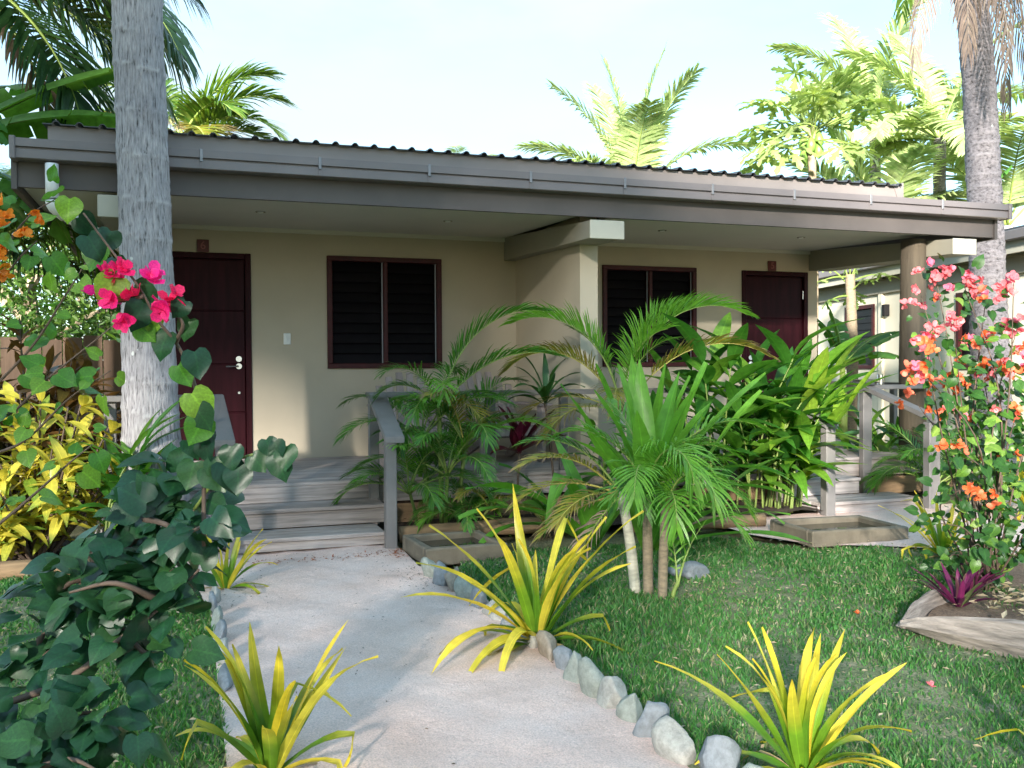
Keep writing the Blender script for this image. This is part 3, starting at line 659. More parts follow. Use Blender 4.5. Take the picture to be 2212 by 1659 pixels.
steps('wide weathered wooden steps at the end of the sand path', .32, 1.53, .31, 1.45, .005)
steps('wooden steps with a short upper tread at the far forecourt', 5.50, 6.28, 5.48, 6.63, -.03)
def sloped(pts, w, t):
    """handrail of rectangular section along pts (top centre line), mitred"""
    b = MB(); P = [Vector(p) for p in pts]; vs = []; fs = []
    for i, p in enumerate(P):
        d1 = (P[i] - P[i - 1]).normalized() if i else (P[1] - P[0]).normalized(); d2 = (P[i + 1] - P[i]).normalized() if i < len(P) - 1 else d1
        d = (d1 + d2).normalized(); sd = Vector((d.y, -d.x, 0)); sd = sd.normalized()
        k = 1 / max(.5, math.sqrt((1 + max(-1, d1.x * d2.x + d1.y * d2.y + d1.z * d2.z)) / 2))
        up = sd.cross(d) if False else Vector((0, 0, 1))
        c = .006
        for a, z in ((-1, 0), (1, 0), (1, 1), (-1, 1)):
            vs.append(p + sd * (a * w / 2) - up * (t * z))
    for i in range(len(P) - 1):
        o = 4 * i
        for k in range(4): fs.append((o + k, o + (k + 1) % 4, o + 4 + (k + 1) % 4, o + 4 + k))
    fs.append((3, 2, 1, 0)); o = 4 * (len(P) - 1); fs.append((o, o + 1, o + 2, o + 3)); b.add(vs, fs)
    bm = bmesh.new(); bv = [bm.verts.new(v) for v in b.v]
    for f in b.f: bm.faces.new([bv[i] for i in f])
    bmesh.ops.recalc_face_normals(bm, faces=bm.faces[:]); bmesh.ops.bevel(bm, geom=[e for e in bm.edges], offset=.006, segments=2, affect='EDGES')
    o = MB(); bm.verts.ensure_lookup_table(); bm.verts.index_update(); o.add([q.co[:] for q in bm.verts], [tuple(q.index for q in f.verts) for f in bm.faces]); bm.free(); return o
def railing(label, rails, posts, base):
    r = thing('railing', label, 'railing', base); M = Matrix.Translation(-Vector(base))
    for rl, w, t in rails: obj('handrail', sloped(rl, w, t), 'rail_paint', r, mtx=M)
    for x, y, z0, z1, sx, sy in posts: obj('post', MB().bbox(x - sx / 2, x + sx / 2, y - sy / 2, y + sy / 2, z0, z1, .006), 'rail_paint', r, mtx=M)
HT = D + .745
railing('grey handrail left of the path steps, partly behind the palm trunk',
        [([(-.64, 7.86, HT), (.245, 7.86, HT), (.265, 7.02, .855)], .15, .045)],
        [(-.55, 7.87, .0, HT - .046, .09, .06), (.25, 7.80, .0, HT - .05, .06, .09), (.30, 7.05, -.05, .80, .06, .09)], (-.3, 7.86, 0))
railing('grey handrail right of the path steps running along the porch',
        [([(1.50, 6.97, .845), (1.535, 7.86, HT)], .15, .05), ([(1.455, 7.90, HT - .002), (3.57, 7.90, HT - .002)], .13, .045)],
        [(1.475, 7.03, -.05, .815, .085, .09), (1.51, 7.87, .0, HT - .05, .085, .06), (2.575, 7.93, D, HT - .048, .09, .05), (3.28, 7.93, D, HT - .048, .08, .05)], (2.4, 7.9, 0))
railing('grey handrail on the ginger side of the far steps',
        [([(3.78, 7.90, HT - .002), (5.46, 7.90, HT - .002)], .13, .045), ([(5.49, 7.86, HT), (5.50, 6.97, .845)], .13, .05)],
        [(5.505, 7.03, -.05, .80, .10, .09), (5.49, 7.93, D, HT - .05, .08, .05), (4.5, 7.93, D, HT - .05, .08, .05)], (5.0, 7.9, 0))
railing('grey handrail beside the timber pole at the deck end',
        [([(6.62, 7.84, HT), (6.71, 6.94, .862)], .14, .05), ([(6.55, 7.90, HT - .002), (7.90, 7.90, HT - .002), (7.90, 10.0, HT - .002)], .12, .045)],
        [(6.62, 7.86, .0, HT - .05, .11, .07), (6.69, 7.03, -.05, .825, .13, .09), (7.9, 8.9, D, HT - .048, .06, .08), (7.88, 7.88, .0, HT - .048, .08, .06)], (6.9, 7.9, 0))
bt = thing('ashtray', 'shiny steel bowl standing on the far handrail corner', 'bowl', (6.62, 7.87, HT))
bo = MB(); pr = [(.0, .004), (.10, .004), (.145, .035), (.148, .055), (.140, .056), (.10, .02), (.0, .018)]; n_ = 24
bo.add([(r_ * math.cos(2 * math.pi * k / n_), r_ * math.sin(2 * math.pi * k / n_), z_) for r_, z_ in pr[1:-1] for k in range(n_)], [(a * n_ + k, a * n_ + (k + 1) % n_, (a + 1) * n_ + (k + 1) % n_, (a + 1) * n_ + k) for a in range(4) for k in range(n_)] + [tuple(range(n_ - 1, -1, -1)), tuple(4 * n_ + k for k in range(n_))])
obj('bowl', bo, 'steel', bt, smooth=False)
gl = thing('glass', 'small clear tumbler on the rail beside the steel bowl', 'glass', (6.86, 7.92, HT))
gm, gn, gL, gb = newmat('clear_glass'); gb.inputs['Transmission Weight'].default_value = .9; gb.inputs['Roughness'].default_value = .05; gb.inputs['Base Color'].default_value = (.9, .95, .95, 1)
obj('tumbler', MB().tube([(0, 0, .001), (0, 0, .11)], [.028, .034], 14), 'clear_glass', gl, smooth=False)

# ------------------------------------------------------------------ porch chairs
def chair(label, loc, rz):
    c = thing('garden_chair', label, 'chair', loc, rz, 'slatted chairs on the porch')   # faces -Y
    for k in range(6):
        u = (k - 2.5) / 2.5; xw = .092; x0 = u * .225; lean = R(24); h = .74 - .15 * u * u
        b = MB(); b.bbox(-xw / 2, xw / 2, -.01, .01, 0, h, .004)
        for i_, v in enumerate(b.v):
            if v[2] > h - .02: b.v[i_] = (v[0] * .75, v[1], v[2] - .012)
        obj('back_slat', b, 'chair_wood', c, mtx=Matrix.Translation((x0, .16, .24)) @ Matrix.Rotation(-lean, 4, 'X') @ Matrix.Rotation(u * R(4), 4, 'Y'))
    for k in range(6):
        y0 = -.36 + k * .088; z0 = .39 - k * .03
        obj('seat_slat', MB().bbox(-.28, .28, y0, y0 + .08, z0 - .02, z0, .004), 'chair_wood', c, rot=None, loc=(0, 0, 0))
    for s in (-1, 1):
        obj('armrest', MB().bbox(s * .33 - .07, s * .33 + .07, -.42, .30, .56, .585, .006), 'chair_wood', c)
        obj('leg', MB().bbox(s * .31 - .02, s * .31 + .02, -.40, -.28, 0, .558, .005), 'chair_wood', c)
        b = MB(); b.prism([(-.38, .25), (-.38, .37), (.18, .22), (.48, 0), (.34, 0)], -.018, .018)
        obj('leg', b, 'chair_wood', c, mtx=Matrix(((0, 0, 1, s * .27), (1, 0, 0, 0), (0, 1, 0, 0), (0, 0, 0, 1))))
    obj('back_rail', MB().bbox(-.30, .30, .29, .32, .52, .57, .004), 'chair_wood', c)
    obj('apron', MB().bbox(-.285, .285, -.384, -.362, .27, .365, .004), 'chair_wood', c)
chair('weathered slat-back chair beneath the near window, mostly behind the feathery palm', (2.10, 9.05, D), R(-6))
chair('weathered slat-back chair next to the dividing wall', (3.02, 9.0, D), R(4))

# ------------------------------------------------------------------ foot baths, logs, stones, dugout
def basin(label, cx, cy, sx, sy, h, rz):
    b = thing('foot_bath', label, 'foot bath', (cx, cy, -.02), rz)
    def wob(m):
        q = random.Random(int(cx * 100)); m.v = [(x + q.uniform(-.004, .004), y + q.uniform(-.004, .004), z + q.uniform(-.004, .004)) for x, y, z in m.v]; return m
    t = .07
    for nm, a in (('rim_wall', (-sx / 2, sx / 2, -sy / 2, -sy / 2 + t)), ('rim_wall', (-sx / 2, sx / 2, sy / 2 - t, sy / 2)), ('rim_wall', (-sx / 2, -sx / 2 + t, -sy / 2 + t + .002, sy / 2 - t - .002)), ('rim_wall', (sx / 2 - t, sx / 2, -sy / 2 + t + .002, sy / 2 - t - .002))):
        obj(nm, wob(MB().bbox(*a, 0, h, .010)), 'concrete', b)
    obj('water', MB().box(-sx / 2 + t, sx / 2 - t, -sy / 2 + t, sy / 2 - t, .01, h - .045), 'water', b)
basin('square concrete foot bath at the path steps, stones beside it', 1.86, 6.62, .62, .62, .125, R(3))
basin('wide concrete foot bath in front of the far steps', 4.93, 6.18, .86, .62, .125, R(-4))
def log(name, label, pts, r, mat, cat='log', n=14, **kw):
    c = curve(pts, 7); q = random.Random(len(label)); b = MB().tube(c, [r * (1 + .10 * math.sin(i * .9) + q.uniform(-.04, .04)) for i in range(len(c))], n)
    b.v = [(x + q.uniform(-.005, .005), y + q.uniform(-.005, .005), z + q.uniform(-.005, .005)) for x, y, z in b.v]
    return obj(name, b, mat, label=label, cat=cat, smooth=True, **kw)
log('edging_log', 'long brown log edging the dark bed near the path steps', [(1.58, 7.18, .06), (2.3, 7.16, .075), (3.25, 7.08, .07)], .062, 'log_wood')
log('edging_log', 'brown log edging the bed under the ginger leaves', [(3.5, 6.98, .04), (4.2, 6.85, .05), (4.66, 6.80, .05)], .055, 'log_wood')
log('edging_log', 'thin log lying in front of the yellow croton', [(-2.0, 6.95, .04), (-1.3, 6.9, .05), (-.62, 6.85, .04)], .06, 'log_wood')
def stone_mesh(sx, sy, sz, seed, sharp=.0):
    bm = bmesh.new(); bmesh.ops.create_icosphere(bm, subdivisions=3, radius=1); q = random.Random(seed); ph = [q.uniform(0, 6) for _ in range(6)]
    cuts = [(Vector((q.uniform(-1, 1), q.uniform(-1, 1), q.uniform(-.3, 1))).normalized(), q.uniform(.50, .80)) for _ in range(8)]
    for v in bm.verts:
        c = v.co.copy()
        for n_, d_ in cuts:
            e = c.dot(n_) - d_
            if e > 0: c -= n_ * e * .96
        k = 1 + .06 * math.sin(3 * c.x + ph[0]) + .06 * math.sin(4 * c.y + ph[1]) + .05 * math.sin(5 * c.z + ph[2] + 2 * c.x) + .02 * math.sin(11 * c.x + 9 * c.z + ph[3])
        v.co = Vector((c.x * sx * k, c.y * sy * k, c.z * sz * k))
    me = bpy.data.meshes.new('edging_stone'); bm.to_mesh(me); bm.free(); me.polygons.foreach_set('use_smooth', [True] * len(me.polygons)); return me
ORD = ['first', 'second', 'third', 'fourth', 'fifth', 'sixth', 'seventh', 'eighth', 'ninth', 'tenth', 'eleventh', 'twelfth', 'thirteenth', 'fourteenth', 'fifteenth', 'sixteenth', 'seventeenth', 'eighteenth']
SM = {'stone_blue': 'blue-grey', 'stone_green': 'greenish grey', 'stone_pale': 'pale grey', 'stone_tan': 'tan'}
row = [(1.50, 5.93, .05, .085, .14, 'stone_green'), (1.53, 5.74, .06, .10, .12, 'stone_blue'), (1.56, 5.55, .055, .09, .11, 'stone_tan'), (1.57, 5.34, .065, .10, .115, 'stone_green'), (1.58, 5.10, .05, .12, .075, 'stone_blue'),
       (1.59, 4.84, .05, .12, .07, 'stone_pale'), (1.58, 4.58, .055, .12, .07, 'stone_blue'), (1.60, 4.33, .05, .11, .07, 'stone_pale'), (1.61, 4.09, .05, .12, .085, 'stone_tan'), (1.61, 3.90, .05, .085, .095, 'stone_blue'), (1.60, 3.73, .055, .08, .105, 'stone_green'),
       (1.60, 3.57, .06, .09, .125, 'stone_green'), (1.61, 3.40, .06, .08, .11, 'stone_pale'), (1.625, 3.26, .05, .07, .105, 'stone_green'), (1.63, 3.10, .065, .085, .105, 'stone_blue'), (1.63, 2.91, .065, .105, .09, 'stone_pale'), (1.68, 2.72, .075, .10, .10, 'stone_blue'), (1.69, 2.51, .07, .10, .10, 'stone_green')]
for i, (x, y, a, b, c_, m) in enumerate(row):
    obj('edging_stone', stone_mesh(a * 1.1, b * 1.08, c_ * 1.08, 40 + i), m, loc=(x, y, .01 + c_ * .22), rot=(rnd.uniform(-.15, .15), rnd.uniform(-.25, .1), rnd.uniform(-.2, .2)), label=f'{SM[m]} stone, {ORD[i]} from the foot bath in the row edging the path', cat='stone', group='stones edging the sand path')
for i, (x, y, a, b, c_, m) in enumerate([(.15, 5.78, .035, .12, .08, 'stone_pale'), (.14, 5.50, .035, .13, .085, 'stone_blue'), (.15, 5.20, .035, .14, .08, 'stone_green'), (.15, 4.88, .035, .15, .085, 'stone_blue'), (.155, 4.55, .035, .14, .085, 'stone_pale'), (.15, 4.2, .035, .15, .08, 'stone_blue')]):
    obj('edging_stone', stone_mesh(a, b, c_, 70 + i), m, loc=(x, y, .035), rot=(0, rnd.uniform(-.1, .2), rnd.uniform(-.08, .08)), label=f'thin {SM[m]} slab on edge, {ORD[i]} from the steps beside the patchy lawn', cat='stone', group='slabs edging the shrub side of the path')
obj('flat_stone', stone_mesh(.175, .11, .075, 91), 'stone_blue', loc=(3.12, 5.36, .035), rot=(0, .1, -.25), label='flat grey rock lying alone on the lawn', cat='stone')
for i, (x, y) in enumerate([(6.55, 6.55), (6.95, 6.3), (7.35, 6.2)]):
    obj('edging_stone', stone_mesh(.16, .13, .10, 100 + i), 'stone_tan', loc=(x, y, .04), label=f'brown edging stone by the far steps, {ORD[i]} from the rail post', cat='stone', group='stones by the far steps')
# dugout trough lying on its side as bed edging
dg = thing('dugout_edging', 'split hollow grey log with pointed end edging the soil bed', 'log', (3.40, 3.78, 0))
def trough_side(L, h0, sgn, seed):
    N = 30; vs, fs = [], []; q = random.Random(seed)
    for i in range(N + 1):
        s = i / N; x = L * s; e = min(1, s * L / .55); wv = .012 * math.sin(s * 8 + seed)
        yo = sgn * (.004 + .07 * e ** .8) + wv * e; yi = yo - sgn * (.006 + .04 * e); zt = h0 * (.40 + .60 * e ** .7) * (1 - .45 * max(0, s - .2)) + .008 * math.sin(s * 13 + seed); zb = -.04 + .10 * (1 - e)
        vs += [(x, yo + sgn * .02, (zt + zb) * .4), (x, yo, zt - .012), (x, (yo + yi) / 2, zt), (x, yi, zt - .02), (x, yi - sgn * .02, zb), (x, yo - sgn * .03, zb - .02)]
    for i in range(N):
        for k in range(6): fs.append((6 * i + k, 6 * i + (k + 1) % 6, 6 * i + 6 + (k + 1) % 6, 6 * i + 6 + k))
    fs += [tuple(range(5, -1, -1)), tuple(6 * N + k for k in range(6))]; b = MB(); b.add(vs, fs); return b
obj('near_side', trough_side(2.6, .185, -1, 1), 'drift_wood', dg, rot=(0, 0, R(-56)), smooth=False)
obj('far_side', trough_side(.75, .165, 1, 4), 'drift_wood', dg, rot=(0, 0, R(26)), smooth=False)


# ------------------------------------------------------------------ neighbouring bungalow, fence
NA = R(11.5); nb = thing('bungalow', 'cream neighbouring bungalow in sunlight beyond the deck end', 'bungalow', (11.72, 13.90, 0), -NA)
# local frame: +y runs away along its wall, -x faces us
def NB(name, b, mat, parent=None): return obj(name, b, mat, parent or nb)
wn_ = [(-3.42, -2.72), (-.30, .75)]
w = MB(); ys = -4.6
for a, b in wn_:
    w.box(0, .12, ys, a, 0, 3.0); w.box(0, .12, a, b, 0, 1.30); w.box(0, .12, a, b, 2.46, 3.0); ys = b
w.box(0, .12, ys, 7, 0, 3.0); w.box(.12, 9, -4.6, -4.48, 0, 3.0); NB('wall', w, 'neighbour_wall')
NB('corner_board', MB().box(-.05, -.002, -.62, -.50, 0, 2.9), 'neighbour_wall')
for a, b in wn_:
    f = MB(); 
    for q in ((a, a + .07, 1.30, 2.46), (b - .07, b, 1.30, 2.46), (a + .07, b - .07, 2.39, 2.46), (a + .07, b - .07, 1.30, 1.37)): f.box(-.03, .11, q[0] + .001, q[1] - .001, q[2] + .001, q[3] - .001)
    wo = NB('window', f, 'frame_wood'); obj('dark_room_panel', MB().box(.08, .09, a + .07, b - .07, 1.37, 2.39), 'void_dark', wo)  # black panel put in for the dark inside of the house
    for k in range(8): obj('louvre_slat', MB().add([(.02, a + .08, 1.38 + k * .126), (.02, b - .08, 1.38 + k * .126), (.07, b - .08, 1.52 + k * .126), (.07, a + .08, 1.52 + k * .126)], [(0, 1, 2, 3)]) or None if False else MB().box(.03, .04, a + .08, b - .08, 1.38 + k * .126, 1.495 + k * .126), 'louvre', wo)
NB('wall_plate', MB().box(-.06, -.003, -4.7, 7, 2.62, 2.86), 'neighbour_beam')
NB('soffit', MB().box(-.30, 9, -5.3, 7, 2.90, 2.93), 'neighbour_beam')
NB('fascia', MB().box(-.35, -.305, -5.35, 7, 2.86, 3.14), 'cap_paint')
NB('gable_fascia', MB().box(-.305, 9, -5.35, -5.305, 2.86, 3.14), 'fascia_paint')
NB('gutter', MB().bbox(-.47, -.352, -5.4, 7, 3.02, 3.15, .01), 'gutter_paint')
rf = MB(); rf.add([(-.40, -5.4, 3.16), (9, -5.4, 3.7), (9, 7, 3.7), (-.40, 7, 3.16), (-.40, -5.4, 3.19), (9, -5.4, 3.73), (9, 7, 3.73), (-.40, 7, 3.19)], [(3, 2, 1, 0), (4, 5, 6, 7), (0, 1, 5, 4), (1, 2, 6, 5), (2, 3, 7, 6), (3, 0, 4, 7)]); NB('roof', rf, 'roof_metal')
NB('wall_lamp', MB().bbox(-.10, -.002, -.80, -.70, 2.22, 2.42, .01), 'void_dark')
fn = thing('fence', 'brown timber board fence behind the dark crotons', 'fence', (-2, 12.2, 0))
for k in range(16): obj('fence_board', MB().bbox(-2.0 + k * .22, -1.79 + k * .22, 0, .022, .05, 1.75 + .03 * math.sin(k * 2.1), .003), 'fence_wood', fn)
for z in (.4, 1.4): obj('fence_rail', MB().bbox(-2.0, 1.5, .024, .06, z, z + .08, .004), 'fence_wood', fn)

# ------------------------------------------------------------------ big coconut trunks
pt = thing('coconut_palm', 'tall coconut palm with thick grey ringed trunk before the near door', 'palm tree', (-.19, 7.42, 0))
tp = [(0, 0, -.05), (-.05, .02, .9), (-.065, .03, 2.0), (-.09, .05, 3.2), (-.115, .06, 4.2), (-.15, .1, 6.5), (-.2, .15, 9.0)]
obj('trunk', ringed_trunk(tp, lambda t: .183 - .020 * t + .19 * math.exp(-t / .033) + .028 * math.exp(-t / .16), .30, 40, .03, .006, 2, .011), 'coconut_bark', pt, smooth=True)
rt = MB(); q = random.Random(4)
for k in range(170):
    a = q.uniform(0, 6.28); r0 = q.uniform(.30, .42); z = q.uniform(.04, .30); r1 = r0 + q.uniform(.04, .18)
    rt.tube([(r0 * .8 * math.cos(a), r0 * .8 * math.sin(a), z + .06), (r0 * math.cos(a + .08), r0 * math.sin(a + .08), z), (r1 * math.cos(a + .1), r1 * math.sin(a + .1), max(-.02, z - .16))], [.009, .008, .004], 4)
obj('root_fibres', rt, 'coconut_bark', pt, kind='stuff')
for k in range(14): frond(pt, (-.2, .15, 8.95), k * 2.4, rnd.uniform(3.4, 4.2), rnd.uniform(5, 60), rnd.uniform(50, 90), 46, .85, .035, 'coco_leaflet')

p2 = thing('coconut_palm', 'leaning coconut palm with dead hanging fronds beside the far bungalow', 'palm tree', (9.55, 9.12, 0))
tp = [(.05, 0, -.05), (.06, 0, 1.0), (.05, .02, 2.0), (.0, .03, 3.2), (-.10, .05, 5.0), (-.22, .08, 6.1), (-.38, .12, 7.2)]
obj('trunk', ringed_trunk(tp, lambda t: .215 - .035 * t + .17 * math.exp(-t / .05) + .06 * math.exp(-t / .16), .115, 28, .03, .010, 5, .010), 'coconut_bark_rough', p2, smooth=True)
for k, (yaw, L, el, dr) in enumerate([(200, 2.2, -40, 50), (250, 2.3, -45, 45), (290, 2.2, -40, 52), (330, 2.3, -42, 50), (20, 2.4, -38, 52), (230, 1.9, -55, 35), (310, 2.0, -55, 36), (350, 2.1, -50, 40)]):
    frond(p2, (-.32 + .12 * math.cos(R(yaw)), .1 + .12 * math.sin(R(yaw)), 6.75), R(yaw), L, el, dr, 30, .62, .022, 'dead_leaflet', 'midrib_dead', hang=1.6, sweep=(40, 15), lift=-20, s0=.1)
for k, (yaw, L, el, dr) in enumerate([(176, 2.9, 22, 125), (120, 3.2, 40, 80), (60, 3.4, 30, 90), (10, 3.3, 35, 85), (300, 3.2, 45, 80), (240, 3.3, 50, 80), (150, 3.0, 65, 70), (330, 3.1, 60, 70)]):
    frond(p2, (-.38, .12, 7.15), R(yaw), L, el, dr, 42, .72, .032, 'coco_dark' if k == 0 else 'coco_leaflet', 'midrib_green', hang=.9)

# ------------------------------------------------------------------ background palms, papaya, bananas
def coco(label, loc, top, fronds, ll=.8, leaf='coco_leaflet', nl=44, wid=.04, trunk_r=.14, lean=(0, 0), rib='midrib_green', sweep=(74, 40)):
    p = thing('coconut_palm', label, 'palm tree', loc)
    obj('trunk', ringed_trunk([(0, 0, -.05), (lean[0] * .3, lean[1] * .3, top * .5), (lean[0], lean[1], top)], lambda t: trunk_r * (1 - .2 * t) + .08 * math.exp(-t / .05), .14, 14, .12, .008, 3, .012), 'coconut_bark_rough', p, smooth=True)
    for f in fronds:
        frond(p, (lean[0], lean[1], top - .03), R(f[0]), f[1], f[2], f[3], nl, f[5] if len(f) > 5 else ll, wid, f[4] if len(f) > 4 and f[4] else leaf, rib, hang=.25 if len(f) < 7 else f[6], r0=.03, sweep=sweep if leaf == 'coco_pale' else (68, 22), lift=8 if leaf == 'coco_pale' else 12)
    return p
# palm behind the roof, centre: upright fronds
coco('young coconut palm with upright fronds rising behind the roof centre', (11.3, 22.5, 0), 5.6,
     [(165, 3.5, 52, 58), (150, 4.1, 74, 40), (140, 4.2, 88, 22), (340, 4.3, 86, 20), (345, 3.9, 56, 72), (200, 3.2, 45, 80), (-50, 3.9, 76, 36), (255, 3.4, 66, 60), (60, 3.5, 60, 60), (110, 3.9, 80, 30)], 1.05, 'coco_pale', 70, .075)
coco('tiny distant palm top poking above the roof edge', (11.3, 38.4, 0), 9.6, [(k * 40, 2.1, 55 - (k % 3) * 20, 75) for k in range(9)], .7, 'coco_pale', 26, .06)
coco('far palm top low behind the roof near the young palm', (14.3, 35.5, 0), 8.2, [(k * 45, 2.2, 55 - (k % 3) * 18, 75) for k in range(8)], .7, 'coco_pale', 26, .06)
# right cluster
coco('tall sunlit coconut palm behind the papaya', (16.2, 18.9, 0), 7.4, [(170, 3.4, 10, 75), (200, 3.6, 35, 90), (140, 3.4, 65, 60), (100, 3.6, 80, 40), (300, 3.6, 82, 40), (20, 3.8, 55, 70), (340, 3.6, 30, 90), (0, 3.6, 8, 80), (240, 3.4, -10, 60), (320, 3.4, -10, 60), (60, 3.6, 60, 70)], .95, 'coco_pale', 62, .08, .16)
coco('low coconut palm with arching fronds left of the leaning trunk', (14.3, 16.6, 0), 3.6, [(150, 3.6, 82, 30), (175, 3.4, 68, 62), (120, 3.4, 84, 20), (10, 3.8, 62, 90), (340, 3.6, 75, 70), (200, 3.2, 45, 80), (255, 3.0, 70, 60), (30, 3.4, 40, 80)], .95, 'coco_pale', 62, .08, .16)
coco('coconut palm with pale fronds right of the leaning trunk', (18.2, 16.8, 0), 4.6, [(170, 4.0, 55, 70), (150, 4.2, 78, 35), (190, 3.8, 30, 80), (100, 3.8, 70, 50), (300, 3.6, 50, 80), (230, 3.8, 55, 70), (10, 3.6, 60, 70)], 1.0, 'coco_pale', 62, .08, .16)
L1 = at(-60, -60, 9.6)
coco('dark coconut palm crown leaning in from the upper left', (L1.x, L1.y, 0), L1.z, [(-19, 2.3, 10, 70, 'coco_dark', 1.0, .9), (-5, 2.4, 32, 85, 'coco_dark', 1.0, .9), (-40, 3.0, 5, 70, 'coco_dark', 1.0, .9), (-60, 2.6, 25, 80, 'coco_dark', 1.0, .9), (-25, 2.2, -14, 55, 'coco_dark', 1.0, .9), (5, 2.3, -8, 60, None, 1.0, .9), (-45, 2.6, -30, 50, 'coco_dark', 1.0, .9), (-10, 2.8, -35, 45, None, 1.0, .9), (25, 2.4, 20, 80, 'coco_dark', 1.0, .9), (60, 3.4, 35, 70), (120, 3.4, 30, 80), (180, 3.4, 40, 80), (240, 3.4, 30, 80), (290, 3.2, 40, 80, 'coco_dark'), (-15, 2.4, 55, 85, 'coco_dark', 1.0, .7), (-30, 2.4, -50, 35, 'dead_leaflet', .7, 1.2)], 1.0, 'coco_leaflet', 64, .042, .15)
L2 = at(395, 292, 16)
coco('coconut palm fanning over the roof beside the thick trunk', (L2.x, L2.y, 0), L2.z, [(-19, 2.0, 48, 75), (-30, 1.9, 30, 80), (-5, 2.0, 66, 70), (160, 2.2, 55, 80), (140, 2.2, 70, 60), (-60, 1.6, 40, 80), (-22, 1.9, 14, 60), (200, 1.8, 20, 70, 'areca_old'), (60, 2.0, 50, 70), (-75, 1.6, 10, 70, 'areca_old')], .85, 'coco_leaflet', 58, .045, .14)
L3 = at(-60, 560, 9.5)
coco('coconut palm with drooping fronds at the left house corner', (L3.x, L3.y, 0), L3.z, [(-19, 2.2, 45, 105, None, .9, .9), (-5, 2.0, 62, 110, None, .9, .9), (-40, 1.9, 35, 95, None, .9, .9), (10, 2.1, 30, 90, None, .9, .9), (40, 2.2, 55, 80), (100, 2.2, 60, 60), (160, 2.2, 50, 80), (220, 2.2, 45, 80), (-70, 2.0, 45, 90, None, .9, .9), (-25, 1.8, 10, 70, 'coco_dark', .9, .9)], .9, 'coco_leaflet', 60, .030, .13)

L4 = at(2030, 300, 21)
coco('bright coconut palm crossing behind the leaning trunk', (L4.x, L4.y, 0), L4.z, [(160, 3.2, 40, 80), (140, 3.2, 70, 60), (170, 3.0, 5, 70), (-15, 3.0, 50, 80), (-25, 3.2, 75, 50), (100, 3.2, 80, 40), (200, 3.0, 25, 80), (-60, 2.8, 20, 80), (-120, 2.8, 15, 80)], .95, 'coco_pale', 62, .08, .16)
def banana_leaf(parent, loc, yaw, L, W, el, droop, seed, tear=.35, mat='banana_leaf', tilt=0):
    q = random.Random(seed); N = 22; pts = []; p = Vector((0, 0, 0)); T = []
    for i in range(N + 1):
        s = i / N; th = R(el) - R(droop) * s ** 1.4; d = Vector((math.cos(th), 0, math.sin(th))); pts.append(p.copy()); T.append(d); p = p + d * (L / N)
    lo = obj('leaf', MB(), None) if False else None
    b = MB(); vs, fs, uv = [], [], []
    for sg in (-1, 1):
        i = 2; sag = q.uniform(.25, .6)
        while i < N:
            m = q.randint(2, 6); j = min(N, i + m); dz = sag + q.uniform(-.25, .3); sw = q.uniform(-.04, .10)
            o = len(vs)
            for k in range(i, j + 1):
                s = k / N; wd = W / 2 * (math.sin(math.pi * min(1, s * .97 + .03)) ** .45 if s < .97 else .25)
                up = Vector((-T[k].z, 0, T[k].x)); e = .008 * (1 if k == i else -1 if k == j else 0)
                sd = Vector((0, sg, 0)); a0 = pts[k]; 
                a1 = a0 + sd * (wd * .55) + up * (wd * .10) - Vector((0, 0, wd * .12 * dz)) + T[k] * (sw * wd + e)
                a2 = a0 + sd * (wd * .92) - Vector((0, 0, wd * .55 * dz)) + T[k] * (sw * 2.2 * wd + e * 2.5)
                vs += [a0, a1, a2]; uv += [(s, .5), (s, .5 + sg * .25), (s, .5 + sg * .48)]
            for k in range(j - i): z = o + 3 * k; fs += [(z, z + 1, z + 4, z + 3), (z + 1, z + 2, z + 5, z + 4)]
            i = j
            if q.random() < tear: sag = q.uniform(.2, 1.2)
    b.add(vs, fs, uv); lo = obj('leaf', b, mat, parent, loc, (tilt, 0, yaw), smooth=True)
    obj('midrib', MB().tube(pts, [.016 * (1 - .8 * i / N) for i in range(N + 1)], 5), 'midrib_green', lo, smooth=True)
def banana(label, loc, h, leaves, r=.09):
    p = thing('banana_plant', label, 'banana plant', loc)
    obj('stem', MB().tube([(0, 0, -.02), (.02, 0, h * .5), (0, 0, h)], [r * 1.2, r, r * .6], 12), 'stem_green', p, smooth=True)
    for k, (yaw, L, W, el, dr, *t) in enumerate(leaves): banana_leaf(p, (0, 0, h - .05), R(yaw), L, W, el, dr, int(abs(loc[0] * 100)) + k, tilt=R(t[0]) if t else 0)
banana('banana plant with long torn leaf lying over the roof corner', tuple(at(-170, 330, 8.6).xy) + (0,), at(-170, 330, 8.6).z, [(-22, 2.0, .52, 24, 36), (-10, 2.2, .5, 36, 26), (150, 2.2, .5, 50, 70), (-60, 1.9, .5, 25, 75), (-30, 1.8, .5, -5, 60), (60, 2.2, .5, 55, 60), (220, 2.0, .5, 45, 70), (100, 2.0, .5, 75, 40)])
banana('banana plant with broad leaves between the two bungalows', (9.1, 11.3, 0), 1.4, [(165, .9, .32, 74, 40), (150, 1.0, .32, 84, 20), (5, 1.5, .38, 42, 55), (-8, 1.6, .32, 36, 40), (60, 1.2, .34, 60, 50), (-60, 1.0, .32, 35, 80), (200, .9, .3, 30, 80)], .06)
banana('tall banana clump with arching leaves beyond the gutter end', (14.2, 14.6, 0), 3.2, [(165, 2.9, .8, 35, 60), (10, 2.4, .7, 62, 50), (120, 2.4, .7, 70, 40), (210, 2.2, .7, 40, 70), (320, 2.4, .7, 72, 30), (60, 2.2, .7, 50, 60)])
